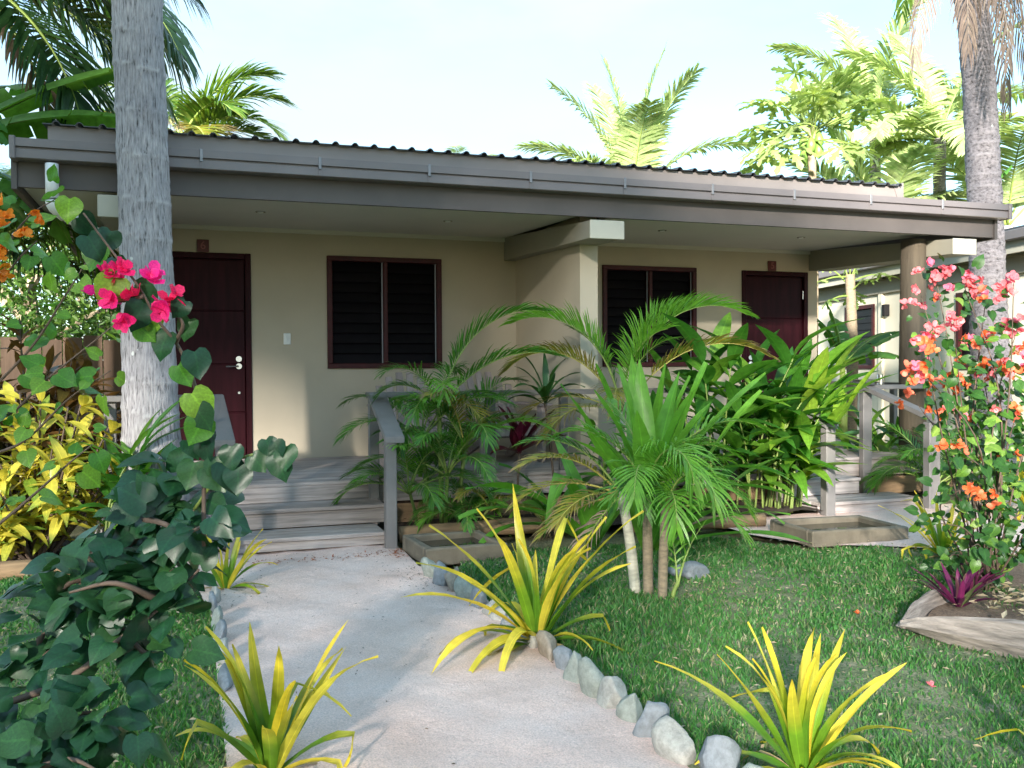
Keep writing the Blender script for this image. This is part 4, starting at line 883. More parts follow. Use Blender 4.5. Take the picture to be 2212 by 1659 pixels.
banana('dark-leaved banana clump behind the roof edge below the papaya', (8.3, 16.6, 0), 3.7, [(170, 1.8, .5, 45, 80), (10, 1.6, .5, 50, 80), (200, 1.5, .5, 40, 80), (90, 1.5, .5, 60, 60)])

def papaya_leaf_mesh(seed):
    q = random.Random(seed); b = MB()
    for k in range(7):
        a = R(-150 + 50 * k + q.uniform(-6, 6)); L = (1.0 - .28 * abs(k - 3) / 3) * q.uniform(.9, 1.05)
        d = Vector((math.cos(a), math.sin(a), 0)); t = Vector((-math.sin(a), math.cos(a), 0))
        prof = [(0, .05), (.25, .10), (.42, .30), (.48, .12), (.66, .30), (.72, .11), (.86, .17), (1, .0)]
        vs = []
        for s, w in prof:
            c = d * (L * s) + Vector((0, 0, -.30 * s * s + .05 * math.sin(s * 6 + k)))
            vs += [c + t * w * .62 + Vector((0, 0, -.06 * w)) + d * w * .3, c, c - t * w * .62 + Vector((0, 0, -.06 * w)) + d * w * .3]
        fs = []
        for i in range(len(prof) - 1): o = 3 * i; fs += [(o, o + 1, o + 4, o + 3), (o + 1, o + 2, o + 5, o + 4)]
        b.add(vs, fs, [(.3, .2), (.3, .5), (.3, .8)] * len(prof))
    me = b.mesh('leaf', True); me.materials.append(MATS['papaya_leaf']); return me
PAP = [papaya_leaf_mesh(i) for i in range(4)]
def papaya(label, loc, h, n, spread, size, seed, r=.07, fruit=6, branch=None):
    p = thing('papaya_tree', label, 'papaya tree', loc); q = random.Random(seed)
    obj('trunk', ringed_trunk([(0, 0, -.05), (.05, 0, h * .5), (0, 0, h)], lambda t: r * (1 - .25 * t), .10, 12, .06, .003, seed, .006), 'bark_thin', p, smooth=True)
    for k in range(n):
        a = k * 2.4 + q.uniform(-.3, .3); el = R(q.uniform(-15, 78)); L = spread * q.uniform(.75, 1.15); z0 = h - q.uniform(0, .35)
        d = Vector((math.cos(a) * math.cos(el), math.sin(a) * math.cos(el), math.sin(el))); tip = Vector((0, 0, z0)) + d * L - Vector((0, 0, .12 * L))
        pe = obj('petiole', MB().tube(curve([(0, 0, z0), Vector((0, 0, z0)) + d * L * .5, tip], 3), [.014] * 4 + [.009] * 3, 5), 'stem_green', p)
        dd = (d + Vector((0, 0, -.5))).normalized(); nn = (Vector((0, 0, 1)) + d * .3 + runit() * .25)
        obj('leaf', PAP[k % 4], None, pe, mtx=orient(dd, nn, tip, size * q.uniform(.8, 1.15)))
    for k in range(fruit):
        a = q.uniform(0, 6.28); z = h - .25 - .09 * (k % 4); b = MB(); rr = .06
        b.tube([(0, 0, .10), (0, 0, .07), (0, 0, .0), (0, 0, -.08), (0, 0, -.12)], [.01, .04, .065, .05, .008], 10)
        obj('fruit', b, 'fruit_green', p, ((r + .06) * math.cos(a), (r + .06) * math.sin(a), z), (0, 0, 0), 1.25, smooth=True)
papaya('papaya tree with green fruit standing above the roof', (10.15, 13.4, 0), 5.45, 34, 1.05, .52, 3, .085, 9)
papaya('small papaya with bent pale trunk between the bungalows', (10.3, 12.6, 0), 2.85, 10, .55, .26, 8, .10, 0)

# leafy trees far behind
def leaf_tree(label, loc, h, rx, rz, n, mat='tree_leaf', size=.16, seed=0):
    t = thing('leafy_tree', label, 'tree', loc); q = random.Random(seed)
    tr = MB().tube([(0, 0, -.1), (.1, 0, h * .35), (0, .1, h * .7)], [.2, .15, .06], 8)
    for k in range(7):
        a = k * .9; tr.tube([(0, 0, h * (.35 + .04 * k)), (rx * .35 * math.cos(a), rx * .35 * math.sin(a), h * (.5 + .05 * k)), (rx * .7 * math.cos(a), rx * .7 * math.sin(a), h * (.6 + .05 * k))], [.07, .045, .015], 5)
    obj('trunk', tr, 'bark_thin', t)
    b = MB(); cl = [(runit() * q.uniform(.3, .9), q.uniform(.22, .4)) for _ in range(26)]
    for i in range(n):
        c, r = cl[i % 26]; u = c + runit() * r * q.random() ** .4; p = Vector((u.x * rx, u.y * rx, h - rz + u.z * rz))
        m = orient((u + runit() * .8).normalized(), Vector((0, 0, 1)) + runit() * .8, p, size * q.uniform(.6, 1.3))
        b.add([m @ Vector(v) for v in ((0, 0, 0), (.45, .22, .03), (1, 0, -.08), (.45, -.22, .03))], [(0, 1, 2, 3)], [(0, .5), (.5, .1), (1, .5), (.5, .9)])
    obj('crown', b, mat, t)
leaf_tree('leafy tree peeking out behind the thick palm trunk', (-.6, 19, 0), 6.6, 2.0, 1.7, 5000, seed=2)
L5 = at(60, 520, 16.5); leaf_tree('dense green tree behind the left banana plant', (L5.x, L5.y, 0), 4.6, 2.6, 2.1, 8000, seed=3)
L6 = at(250, 640, 20); leaf_tree('shady green tree beyond the fence', (L6.x, L6.y, 0), 4.2, 2.4, 2.0, 6000, seed=6)
leaf_tree('low leafy tree behind the neighbouring roof', (17.5, 21.5, 0), 6.2, 2.8, 2.2, 6000, seed=5)

# unseen trees added at the viewer's back, shaped to shade the garden
TY = -16.0
def sunproj(x, y, z):
    k = (y - TY) / math.cos(SUN_AZ); return x - k * math.sin(SUN_AZ), z + k * math.tan(SUN_EL)
LIT = [(-1.15, 7.5, .95, .42), (-.85, 7.5, .6, .22), (4.45, 4.3, 1.35, .55), (4.7, 4.2, .75, .35), (2.55, 2.95, 0, .30), (2.38, 2.65, 0, .24), (5.2, 7.4, 1.0, .42), (3.58, 8.55, 1.9, .10), (3.5, 7.4, 1.75, .15), (-2.8, 10.5, 2.6, .5)]  # gaps are cut in the added trees so sun reaches these points
GAPS = [(*sunproj(a, b_, c), r) for a, b_, c, r in LIT]
b = MB(); q = random.Random(11)
def shade_top(u):
    if u < -12: return 13.4 + .7 * math.sin(u * 1.3)
    if u < -8.3: return 11.5 + .5 * math.sin(u * 2.1)
    if u < -7.0: return 10.0
    if u < -5.5: return 15.0
    return max(4.0, 9.0 - .8 * (u + 5.5))
n_l = 0
while n_l < 32500:
    x = q.uniform(-22, -1.0); z = q.uniform(.1, 15); y = TY + q.gauss(0, 1.0); sz = q.uniform(.22, .42)
    px, pz = sunproj(x, y, z)
    if q.random() > (1 if pz > 8.8 else .6 if pz > 7.7 else .28): continue        # leaves thinned by sun-ray height: porch wall shaded, ground left brighter
    if pz > shade_top(px) + q.gauss(0, .2): continue
    if any((px - a) ** 2 + (pz - c) ** 2 < (r + .15) ** 2 for a, c, r in GAPS): continue
    m = orient(runit(), Vector((0, -.8, .6)) + runit() * .9, (x, y, z), sz)
    b.add([m @ Vector(v) for v in ((-.5, 0, 0), (-.05, .29, .03), (.5, 0, -.05), (-.05, -.29, .03))], [(0, 1, 2, 3)], [(0, .5), (.5, .1), (1, .5), (.5, .9)]); n_l += 1
for x in (-21, -17.5, -14, -11, -8, -5): b.tube([(x, TY, -.05), (x + .2, TY, 4), (x, TY, 9)], [.25, .18, .08], 8)
obj('unseen_shade_trees', b, 'tree_leaf', kind='stuff', label='unseen belt of leafy trees added behind the viewer to shade the garden', cat='trees')

# ------------------------------------------------------------------ bed palms
def areca(label, loc, stems, name='areca_palm'):
    p = thing(name, label, 'palm', loc)
    for st in stems:
        (sx, sy, h, lx, ly, r, smat, fr) = st
        obj('stem', MB().tube(curve([(sx, sy, -.03), (sx + lx * .4, sy + ly * .4, h * .5), (sx + lx, sy + ly, h)], 4), [r * 1.1] * 5 + [r] * 4, 9), smat, p, smooth=True)
        for f in fr:
            frond(p, (sx + lx, sy + ly, h - .02), R(f[0]), f[1], f[2], f[3], int((f[6] / 40 if len(f) > 6 else 1) * (10 + f[1] * 26)), f[4], .0125, f[5], 'midrib_yellow' if f[5] == 'areca_old' else 'midrib_green', s0=f[7] if len(f) > 7 else .28, sweep=(56, 20), lift=f[8] if len(f) > 8 else 18, hang=f[9] if len(f) > 9 else .42, r0=.009, expo=1.6)
    return p
A, B_, O = 'areca_leaflet', 'areca_bright', 'areca_old'
q = random.Random(21)
fr = lambda n, L0, L1, e0, e1, d0, d1, ll, mats, a0=0: [(a0 + k * 137 + q.uniform(-12, 12), q.uniform(L0, L1), q.uniform(e0, e1), q.uniform(d0, d1), ll * q.uniform(.85, 1.1), mats[k % len(mats)]) for k in range(n)]
areca('bushy feathery palm clump between the path steps and the porch chairs', (2.02, 7.55, .04), [
    (0, 0, 1.02, -.02, .0, .020, 'stem_green', [(-14, 1.32, 74, 84, .32, A, 44, .2, 40, .35), (-28, 1.15, 48, 66, .34, A, 44, .2, 35, .45), (-100, .62, 58, 120, .34, B_, 36, .15), (168, .62, 50, 110, .28, A, 36), (200, .7, 66, 100, .28, A, 36), (60, .8, 60, 95, .28, A, 36), (-60, .6, 20, 100, .28, O, 34), (-130, .55, 30, 100, .28, A, 34)]),
    (-.10, .05, .74, -.05, .02, .017, 'stem_green', fr(9, .6, .95, 35, 80, 70, 115, .30, [A, A, B_, A])),
    (.13, -.03, .66, .06, -.02, .017, 'stem_green', fr(9, .6, .95, 35, 80, 70, 115, .30, [A, B_, A, O])),
    (.0, -.12, .46, .0, -.06, .015, 'stem_green', fr(11, .55, .85, 25, 75, 70, 120, .28, [A, A, B_], 40)),
    (-.22, -.05, .32, -.08, -.05, .013, 'stem_green', fr(11, .55, .9, 25, 70, 70, 120, .28, [A, A, A, B_], 10)),
    (.1, -.2, .12, .02, -.1, .012, 'stem_green', fr(9, .35, .55, 10, 55, 60, 110, .20, [A, B_], 70)),
    (.26, -.15, .16, .1, -.05, .012, 'stem_green', fr(8, .35, .6, 20, 60, 60, 110, .20, [A, O, A], 90))])
areca('ringed palm with arching bright fronds in front of the dividing pillar', (3.62, 7.52, .04), [
    (0, 0, .93, .05, .0, .040, 'stem_pale', [(-19, 1.7, 80, 112, .36, B_, 48, .30, 48, .28), (5, 1.4, 84, 88, .38, B_, 44, .30, 45, .25), (160, 1.5, 80, 108, .36, B_, 46, .30, 48, .28), (176, 1.35, 62, 112, .36, O, 46, .28, 40, .4), (-30, 1.55, 56, 92, .34, O, 46, .28, 38, .4), (-70, 1.0, 84, 80, .34, B_, 40, .3, 45, .3), (200, 1.0, 18, 75, .36, O, 34), (-120, 1.0, 40, 95, .34, O, 32), (150, .95, 82, 60, .32, A, 30), (-60, .9, 78, 70, .32, B_, 30), (170, 1.1, 30, 100, .36, O, 34)])])
tri = areca('three-stemmed palm growing out of the lawn', (2.60, 4.97, -.01), [
    (-.03, .10, .62, -.07, .06, .030, 'stem_pale', [(170, .72, 22, 70, .24, O, 36), (188, .78, 44, 72, .25, O, 38), (205, .62, 12, 60, .22, O, 34), (165, .75, 58, 80, .26, A, 36), (180, .6, -8, 40, .22, O, 30), (-100, .6, 40, 120, .24, A, 32), (195, .5, -35, 30, .2, 'dead_leaflet', 26)]),
    (.0, .0, .66, .0, .02, .028, 'bark_thin', [(2, 1.0, 54, 84, .26, B_, 40), (-20, .65, 60, 100, .26, B_, 36), (150, .7, 66, 90, .26, B_, 36), (-88, .78, 66, 165, .34, B_, 44, .15, 30, .7), (-125, .66, 50, 130, .28, B_, 36), (-20, .7, 28, 100, .26, B_, 36), (100, .7, 75, 60, .26, B_, 34)]),
    (.05, -.08, .55, .01, -.02, .026, 'bark_thin', [(-80, .66, 70, 165, .32, B_, 42, .15, 30, .7), (-30, .6, 45, 120, .26, B_, 34), (-110, .58, 50, 150, .28, B_, 36), (200, .55, 50, 100, .24, A, 32), (-50, .55, 20, 90, .24, B_, 32), (10, .6, 65, 90, .24, B_, 32)]),
    (.10, -.10, .10, .03, -.02, .012, 'stem_green', [(-20, .42, 78, 30, .12, B_, 16), (80, .35, 80, 30, .12, B_, 14)])], 'garden_palm')
for i, (yaw, L, el, dr, W) in enumerate([(165, .74, 70, 14, .12), (155, .66, 56, 18, .12), (120, .84, 80, 8, .12), (60, .86, 84, 6, .13), (25, .80, 78, 10, .13), (0, .84, 68, 10, .13), (-15, 1.05, 50, 10, .16), (-5, .74, 60, 18, .12), (178, .66, 46, 24, .11), (-60, .7, 76, 16, .12), (-120, .62, 72, 20, .12), (-18, 1.0, 16, 50, .10), (-10, 1.0, 30, 70, .09)]):
    obj('leaf', strap(L, W, el, dr, .28, 10, lambda s: max(.02, min(1, .35 + 1.6 * s) * (1 - max(0, (s - .45) / .55) ** 2.0)), None, wave=.06, seed=i), 'crinum_leaf', tri, (.01, .0, .58), (R(rnd.uniform(-12, 12)), 0, R(yaw)), smooth=True)
areca('small feathery palm behind the far handrail', (7.05, 7.35, 0), [
    (0, 0, .18, 0, 0, .02, 'stem_green', fr(14, .7, 1.15, 30, 78, 60, 110, .30, [A, A, B_])), (.15, .1, .1, .05, 0, .015, 'stem_green', fr(8, .5, .9, 30, 70, 60, 110, .26, [A, B_], 30))])

# ------------------------------------------------------------------ strap-leaved plants
def rosette(name, label, cat, loc, leaves, mat, W, stem=None, fold=.3, prof=None, group=None, nseg=9):
    p = thing(name, label, cat, loc, 0, group)
    z0 = 0
    if stem:
        obj('stem', MB().tube(curve([(0, 0, -.03), (stem[1] * .5, stem[2] * .5, stem[0] * .5), (stem[1], stem[2], stem[0])], 3), stem[3], 7), stem[4], p, smooth=True)
    for i, (yaw, L, el, dr, *o) in enumerate(leaves):
        m = o[0] if o and o[0] else mat; kink = o[1] if len(o) > 1 else None; w = o[2] if len(o) > 2 else W
        b = strap(L, w * rnd.uniform(.85, 1.1), el, dr, fold, nseg, prof, kink, wave=.10, seed=i)
        base = (stem[1], stem[2], stem[0] - .03 + .03 * rnd.random()) if stem else (.02 * math.cos(R(yaw)), .02 * math.sin(R(yaw)), .0)
        obj('leaf', b, m, p, base, (R(rnd.uniform(-14, 14)), 0, R(yaw)), smooth=True)
    return p
YS, YF = 'yellow_strap', 'yellow_strap_full'
def ylv(n, L0, L1, seed, low=.35):
    q = random.Random(seed); out = []
    for k in range(n):
        t = k / n; up = t < (1 - low)
        el = q.uniform(52, 86) if up else q.uniform(18, 50); dr = q.uniform(15, 55) if up else q.uniform(60, 120)
        kink = (q.uniform(.5, .75), q.uniform(50, 95)) if q.random() < .16 else None
        out.append((k * 137.5 + q.uniform(-15, 15), q.uniform(L0, L1) * (1 if up else .8), el, dr, YF if q.random() < .28 else YS, kink))
    for k in range(5): out.append((k * 80 + q.uniform(0, 50), q.uniform(L0, L1) * .6, q.uniform(5, 30), q.uniform(60, 110), 'dead_strap', (q.uniform(.3, .6), q.uniform(20, 60)), .022))
    return out
G7 = 'yellow strap-leaved garden plants'
Yp = lambda label, loc, n, L0, L1, seed, W=.048: rosette('striped_dracaena', label, 'plant', loc, ylv(n, L0, L1, seed), YS, W, group=G7, fold=.35)
y1 = Yp('large yellow and green strap-leaved plant among the path stones, centre', (1.63, 4.30, 0), 26, .48, .76, 1, .058)
for spec in [(-14, .86, 60, 30, YF, None), (-20, .72, 66, 14, YF, None), (196, .82, 52, 42, YF, None), (186, .78, 42, 50, YF, None), (172, .80, 58, 24, YS, None), (60, .80, 84, 6, YS, None), (20, .8, 72, 12, YF, (.72, 120)), (205, .75, 34, 92, YF, None), (215, .7, 26, 100, YF, None), (-130, .66, 40, 140, YF, None)]:
    obj('leaf', strap(spec[1], .062, spec[2], spec[3], .35, 10, None, spec[5], wave=.1, seed=int(spec[0])), spec[4], y1, (0, 0, 0), (R(rnd.uniform(-10, 10)), 0, R(spec[0])), smooth=True)
Yp('yellow-tipped strap-leaved plant on the shrub side of the path, near the viewer', (.26, 3.22, 0), 28, .40, .62, 2)
Yp('yellow strap-leaved plant alone on the lawn near the sun patch', (1.93, 2.60, 0), 27, .38, .60, 3, .042)
Yp('small yellow strap-leaved plant at the foot of the thick palm trunk', (.22, 6.02, 0), 20, .32, .52, 4, .036)
Yp('yellow strap-leaved plant hidden partly by the pink-orange flowering shrub', (5.1, 5.25, 0), 26, .35, .58, 5, .04)
Yp('yellow strap-leaved plant at the foot of the leaning palm', (7.15, 6.35, .05), 26, .5, .75, 6, .045)
Yp('yellow strap-leaved plant with only one leaf tip reaching into the lower right corner', (2.60, 2.08, 0), 18, .36, .48, 7)
broad = lambda s: (.30 + 1.5 * s if s < .42 else 1) * (1 - max(0, s - .35) ** 1.6 * 2.0) if s < .99 else .02
broad = lambda s: max(.02, min(1, .42 + 1.5 * s) * (1 - max(0, (s - .45) / .55) ** 2.2))
CR = 'crinum_leaf'
rosette('crinum_lily', 'broad green lily with a long leaf bent down over the log', 'lily', (2.92, 6.45, .0), [
    (205, 1.15, 66, 38, CR, (.50, 105)), (190, 1.2, 50, 62, None, None), (178, 1.15, 40, 66, None, None), (168, 1.0, 34, 92, None, None), (160, .95, 55, 70), (20, .9, 70, 40), (-30, .95, 60, 50), (-80, .8, 70, 60), (100, .9, 78, 30)], CR, .165, prof=broad, fold=.28, nseg=12)
rosette('crinum_lily', 'tall upright broad-leaved lily in the middle of the bed', 'lily', (3.22, 6.15, .0), [
    (165, 1.45, 80, 14), (155, 1.4, 70, 18), (120, 1.45, 84, 12), (60, 1.5, 84, 10), (20, 1.45, 80, 12), (0, 1.5, 74, 12), (-12, 1.55, 56, 12, None, None, .21), (200, 1.2, 68, 30), (-40, 1.1, 76, 20), (-70, 1.0, 80, 20), (-12, 1.25, 40, 18), (-6, 1.2, 26, 40, None, None, .11), (2, 1.3, 34, 75, None, None, .11), (-20, 1.2, 18, 40, None, None, .10), (-90, .9, 60, 80)], CR, .18, prof=broad, fold=.25, nseg=12)
rosette('crinum_lily', 'low dark green broad-leaved lily in the bed', 'lily', (2.95, 7.35, .05), [(170, .75, 58, 105, None, None, .14), (200, .6, 50, 120, None, None, .14), (150, .7, 70, 60), (-60, .6, 60, 90), (20, .7, 60, 70), (-120, .5, 40, 120, None, None, .13)], 'ginger_leaf', .13, prof=broad, nseg=10)
cordp = lambda s: max(.03, (math.sin(math.pi * min(1, s * .92 + .06)) ** .75))
rosette('red_cordyline', 'dark red leaved plant with pink stem in front of the rail post', 'plant', (2.70, 7.60, .04), [
    (165, .46, 74, 22), (150, .42, 82, 15), (5, .36, 72, 20), (-5, .50, 50, 10), (-15, .44, 26, 20), (190, .30, 22, 60), (90, .36, 85, 10), (-60, .36, 78, 20), (-100, .30, 80, 30)], 'cordyline_red', .105, (.60, .03, 0, .010, 'stem_brown'), prof=cordp, fold=.55)
rosette('green_cordyline', 'slim green leaved plant on a thin stem by the dividing wall', 'plant', (3.1, 7.62, .04), [
    (170, .5, 80, 40), (150, .45, 72, 60), (10, .5, 76, 50), (-10, .45, 66, 70), (200, .45, 55, 90), (-30, .42, 55, 90), (90, .5, 84, 20), (60, .4, 70, 60), (-90, .42, 60, 90), (240, .4, 50, 90), (185, .4, 35, 80), (0, .4, 35, 80)], 'cordyline_green', .055, (1.02, -.12, 0, .011, 'stem_brown'), prof=cordp, fold=.4)
rosette('rhoeo_plant', 'purple and green spiky plant by the pointed log', 'plant', (3.98, 3.98, .05), [(k * 137, rnd.uniform(.18, .32), rnd.uniform(30, 85), rnd.uniform(5, 40)) for k in range(24)], 'rhoeo_purple', .032, fold=.5)
rosette('rhoeo_plant', 'small purple spiky plant behind the purple and green one', 'plant', (4.3, 4.22, .05), [(k * 137, rnd.uniform(.16, .26), rnd.uniform(40, 85), rnd.uniform(5, 40)) for k in range(14)], 'rhoeo_purple', .03, fold=.5)

# ginger ------------------------------------------------------------
def ginger(label, loc, stems, seed, leafL=.58, mat='ginger_leaf', scale=1):
    p = thing('ginger_clump', label, 'plant', loc); q = random.Random(seed); ms = ellips(mat, 5, wmax=.125, pk=.42, n=7, fold=.35)
    for (bx, by, h, yaw, lean) in stems:
        d = Vector((math.cos(R(yaw)), math.sin(R(yaw)), 0)); pts = [Vector((bx, by, -.03)), Vector((bx, by, 0)) + d * lean * .25 + Vector((0, 0, h * .55)), Vector((bx, by, 0)) + d * lean + Vector((0, 0, h))]
        c = curve(pts, 8); s = obj('stem', MB().tube(c, [.011 - .005 * i / len(c) for i in range(len(c))], 6), 'stem_green', p, smooth=True)
        n = int(4 + h * 5.5); sg = 1; side = Vector((-d.y, d.x, 0)).lerp(Vector((q.uniform(-1, 1), q.uniform(-1, 1), 0)), .5).normalized()
        for k in range(n):
            t = .24 + .76 * k / (n - 1); i = min(len(c) - 2, int(t * (len(c) - 1))); pos = c[i].lerp(c[i + 1], t * (len(c) - 1) - i)
            dirn = (side * sg + d * .35 + Vector((0, 0, q.uniform(.25, .75) + .5 * t)) + runit() * .25); sg = -sg
            if k == n - 1: dirn = d * .5 + Vector((0, 0, 1))
            obj('leaf', ms[q.randrange(5)], None, s, mtx=orient(dirn, Vector((0, 0, 1)) + runit() * .3 - dirn.normalized() * .2, pos, leafL * q.uniform(.75, 1.15)))
    return p
q = random.Random(5)
ginger('tall ginger clump with broad leaves in front of the far window', (4.75, 7.42, .05), [(q.uniform(-.45, .45), q.uniform(-.2, .2), q.uniform(.75, 1.42), q.uniform(150, 390), q.uniform(.05, .35)) for _ in range(17)], 5)
ginger('bright ginger clump leaning towards the far steps', (5.2, 7.28, .05), [(q.uniform(-.15, .2), q.uniform(-.2, .2), q.uniform(.6, 1.25), q.uniform(-50, 30), q.uniform(.15, .45)) for _ in range(13)], 6, .58, 'ginger_sunlit')
ginger('dark leafy plant under the ringed palm', (3.75, 7.25, .05), [(q.uniform(-.35, .35), q.uniform(-.15, .25), q.uniform(.45, .85), q.uniform(0, 360), q.uniform(.05, .25)) for _ in range(10)], 7, .36)
ginger('low leafy plant behind the far steps', (7.6, 8.6, 0), [(q.uniform(-.5, .5), q.uniform(-.3, .3), q.uniform(.4, .8), q.uniform(0, 360), q.uniform(.05, .25)) for _ in range(10)], 8, .4)
ginger('leafy clump beside the dead-frond palm foot', (9.0, 8.2, 0), [(q.uniform(-.5, .5), q.uniform(-.3, .3), q.uniform(.3, .7), q.uniform(0, 360), q.uniform(.05, .25)) for _ in range(8)], 9, .36)
ginger('broad green leaves between the croton and the thick trunk', (-.52, 7.15, .05), [(q.uniform(-.1, .1), q.uniform(-.1, .1), q.uniform(.5, .85), q.uniform(-60, 60), q.uniform(.1, .3)) for _ in range(6)], 10, .42, 'ginger_leaf')

# crotons ------------------------------------------------------------
def croton(label, loc, rx, ry, h, n, mat, L, seed, wm=.17, heads=26):
    p = thing('croton_bush', label, 'bush', loc); q = random.Random(seed); ms = ellips(mat, 5, wmax=wm, pk=.5, n=5, fold=.3)
    st = MB(); hd = []
    for k in range(heads):
        a = q.uniform(0, 6.28); r = q.random() ** .5; z = h * (.16 + .84 * q.random() ** .8 * (1 - .5 * r * r)); e = Vector((rx * r * math.cos(a), ry * r * math.sin(a), z)); hd.append(e)
        st.tube([(e.x * .15, e.y * .15, -.02), (e.x * .6, e.y * .6, z * .55), e], [.013, .010, .006], 5)
    obj('branches', st, 'stem_brown', p)
    mass = []
    for i in range(n + 480):
        e = hd[i % heads]; t = 1 - .55 * q.random() ** 1.6; e = Vector((e.x * t ** .8, e.y * t ** .8, e.z * t)); out = Vector((e.x / rx, e.y / ry, .5)).normalized(); dn = (out * .7 + runit() + Vector((0, 0, .35))).normalized()
        mt = orient(dn, Vector((0, 0, 1)) + out * .5 + runit() * .3, e - dn * .02 - Vector((0, 0, q.uniform(0, .16))), L * q.uniform(.7, 1.15))
        if i < n: obj('leaf', ms[q.randrange(5)], None, p, mtx=mt)
        else: mass.append(mt)
    leaf_mass(p, ms, mass)
croton('yellow variegated croton bush at the left of the thick trunk', (-1.02, 7.42, .03), .62, .50, 1.36, 298, 'croton_yellow', .235, 1, .16, 60)
croton('dark bronze croton bush behind the yellow croton', (-1.3, 9.5, .0), .80, .5, 1.85, 290, 'croton_dark', .30, 2, .15, 48)

# flowering shrubs ---------------------------------------------------
def branchy(name, label, cat, base, branches, leaf_meshes, L, dens, spread, seed, bmat='stem_brown', up=.5, r0=.012, flow=None, fl_n=0, fl_size=.05, face=None, nleaf=290, tmin=.12, extra=0):
    """branches: polylines in world space; leaves set along them"""
    base = Vector(base); p = thing(name, label, cat, base); q = random.Random(seed); pts_all = []
    for br in branches:
        c = [Vector(v) - base for v in curve(br, 6)]; obj('branch', MB().tube(c, [r0 * (1 - .75 * i / len(c)) for i in range(len(c))], 6), bmat, p, smooth=True); 
        for i in range(len(c) - 1): pts_all.append((c[i], c[i + 1], i / len(c)))
    cnt = 0; mass = []
    tot = sum((b - a).length for a, b, _ in pts_all)
    k = 0
    lim = min(nleaf, int(tot * dens))
    while cnt < lim + extra:
        a, b, t = pts_all[q.randrange(len(pts_all))]
        if t < tmin: 
            k += 1
            if k < 4000: continue
        o = runit(); o.z = o.z * .8 + .15; pos = a.lerp(b, q.random()) + o * spread * q.random() ** .6
        dn = (o + runit() * .5 + Vector((0, 0, -.35))).normalized(); nn = Vector((0, 0, up)) + runit() * .5 + (face or Vector((0, 0, 0)))
        mt = orient(dn, nn, pos, L * q.uniform(.5, 1.35)); cnt += 1
        if cnt <= lim: obj('leaf', leaf_meshes[q.randrange(len(leaf_meshes))], None, p, mtx=mt)
        else: mass.append(mt)
    if mass: leaf_mass(p, leaf_meshes, mass)
    return p
toC = Vector((-.25, -.9, .3))
# dark heart-leaved bougainvillea in the left foreground (stems rise from beyond the frame)
S = lambda *pp: [at(x, y, d) for x, y, d in pp]
base = onZ(-420, 1700); base.z = 0
DB = [S((-420, 1690, 2.5), (-120, 1560, 2.5), (60, 1440, 2.55), (230, 1330, 2.6), (330, 1240, 2.65), (390, 1150, 2.65), (420, 1100, 2.65)),
      S((-120, 1560, 2.5), (120, 1480, 2.45), (260, 1380, 2.5), (360, 1300, 2.6), (430, 1230, 2.6)),
      S((60, 1440, 2.55), (110, 1340, 2.6), (200, 1240, 2.7), (290, 1170, 2.75), (350, 1090, 2.75), (380, 1030, 2.75)),
      S((-420, 1700, 2.45), (-100, 1650, 2.35), (60, 1590, 2.3), (180, 1540, 2.3), (280, 1560, 2.35)),
      S((-100, 1650, 2.35), (60, 1660, 2.2), (150, 1640, 2.2), (220, 1670, 2.2)),
      S((200, 1250, 2.7), (150, 1260, 2.65), (100, 1310, 2.6)),
      S((230, 1320, 2.6), (300, 1400, 2.55), (350, 1430, 2.5)), S((300, 1120, 2.75), (350, 1130, 2.6), (400, 1150, 2.5), (450, 1130, 2.5)), S((350, 1300, 2.6), (250, 1260, 2.5), (150, 1280, 2.5))]
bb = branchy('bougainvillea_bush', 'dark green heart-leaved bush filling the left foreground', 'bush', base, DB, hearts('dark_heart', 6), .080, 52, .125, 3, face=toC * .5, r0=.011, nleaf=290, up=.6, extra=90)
p0 = base.copy(); sp = S((420, 1100, 2.65), (470, 1030, 2.6), (520, 990, 2.6), (580, 975, 2.6), (620, 965, 2.6)); obj('branch', MB().tube([v - p0 for v in curve(sp, 5)], [.005] * 10 + [.0035] * 11, 6), 'stem_green', bb, smooth=True)
q = random.Random(14); HD = hearts('dark_heart', 6)
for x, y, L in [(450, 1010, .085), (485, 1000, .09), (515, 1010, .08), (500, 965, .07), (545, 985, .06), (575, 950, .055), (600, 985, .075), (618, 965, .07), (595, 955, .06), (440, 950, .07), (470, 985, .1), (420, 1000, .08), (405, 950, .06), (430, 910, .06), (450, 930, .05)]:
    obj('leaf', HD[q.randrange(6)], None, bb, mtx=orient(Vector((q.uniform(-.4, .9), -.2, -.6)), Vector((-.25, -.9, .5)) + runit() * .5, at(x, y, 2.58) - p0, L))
# magenta spray
base = at(470, 965, 2.62); base = Vector((base.x, base.y, 0.0)); p0 = base.copy()
MBR = [S((440, 1180, 2.6), (440, 980, 2.62), (432, 880, 2.6), (410, 800, 2.58), (380, 740, 2.55), (340, 690, 2.52), (300, 620, 2.5), (240, 540, 2.48), (180, 460, 2.45)), S((380, 740, 2.55), (395, 700, 2.5), (370, 670, 2.5)), S((310, 640, 2.5), (260, 650, 2.5), (220, 640, 2.5))]
mag = thing('magenta_bougainvillea', 'arching branch with magenta flowers crossing the thick trunk', 'flowering plant', (p0.x, p0.y, 0))
for br in MBR: obj('branch', MB().tube([v - p0 for v in curve(br, 6)], [.0065 - .0045 * i / (6 * len(br)) for i in range(6 * (len(br) - 1) + 1)], 6), 'stem_brown', mag, smooth=True)
HB, HD = hearts('bright_heart', 5), hearts('dark_heart', 6)
q = random.Random(31)
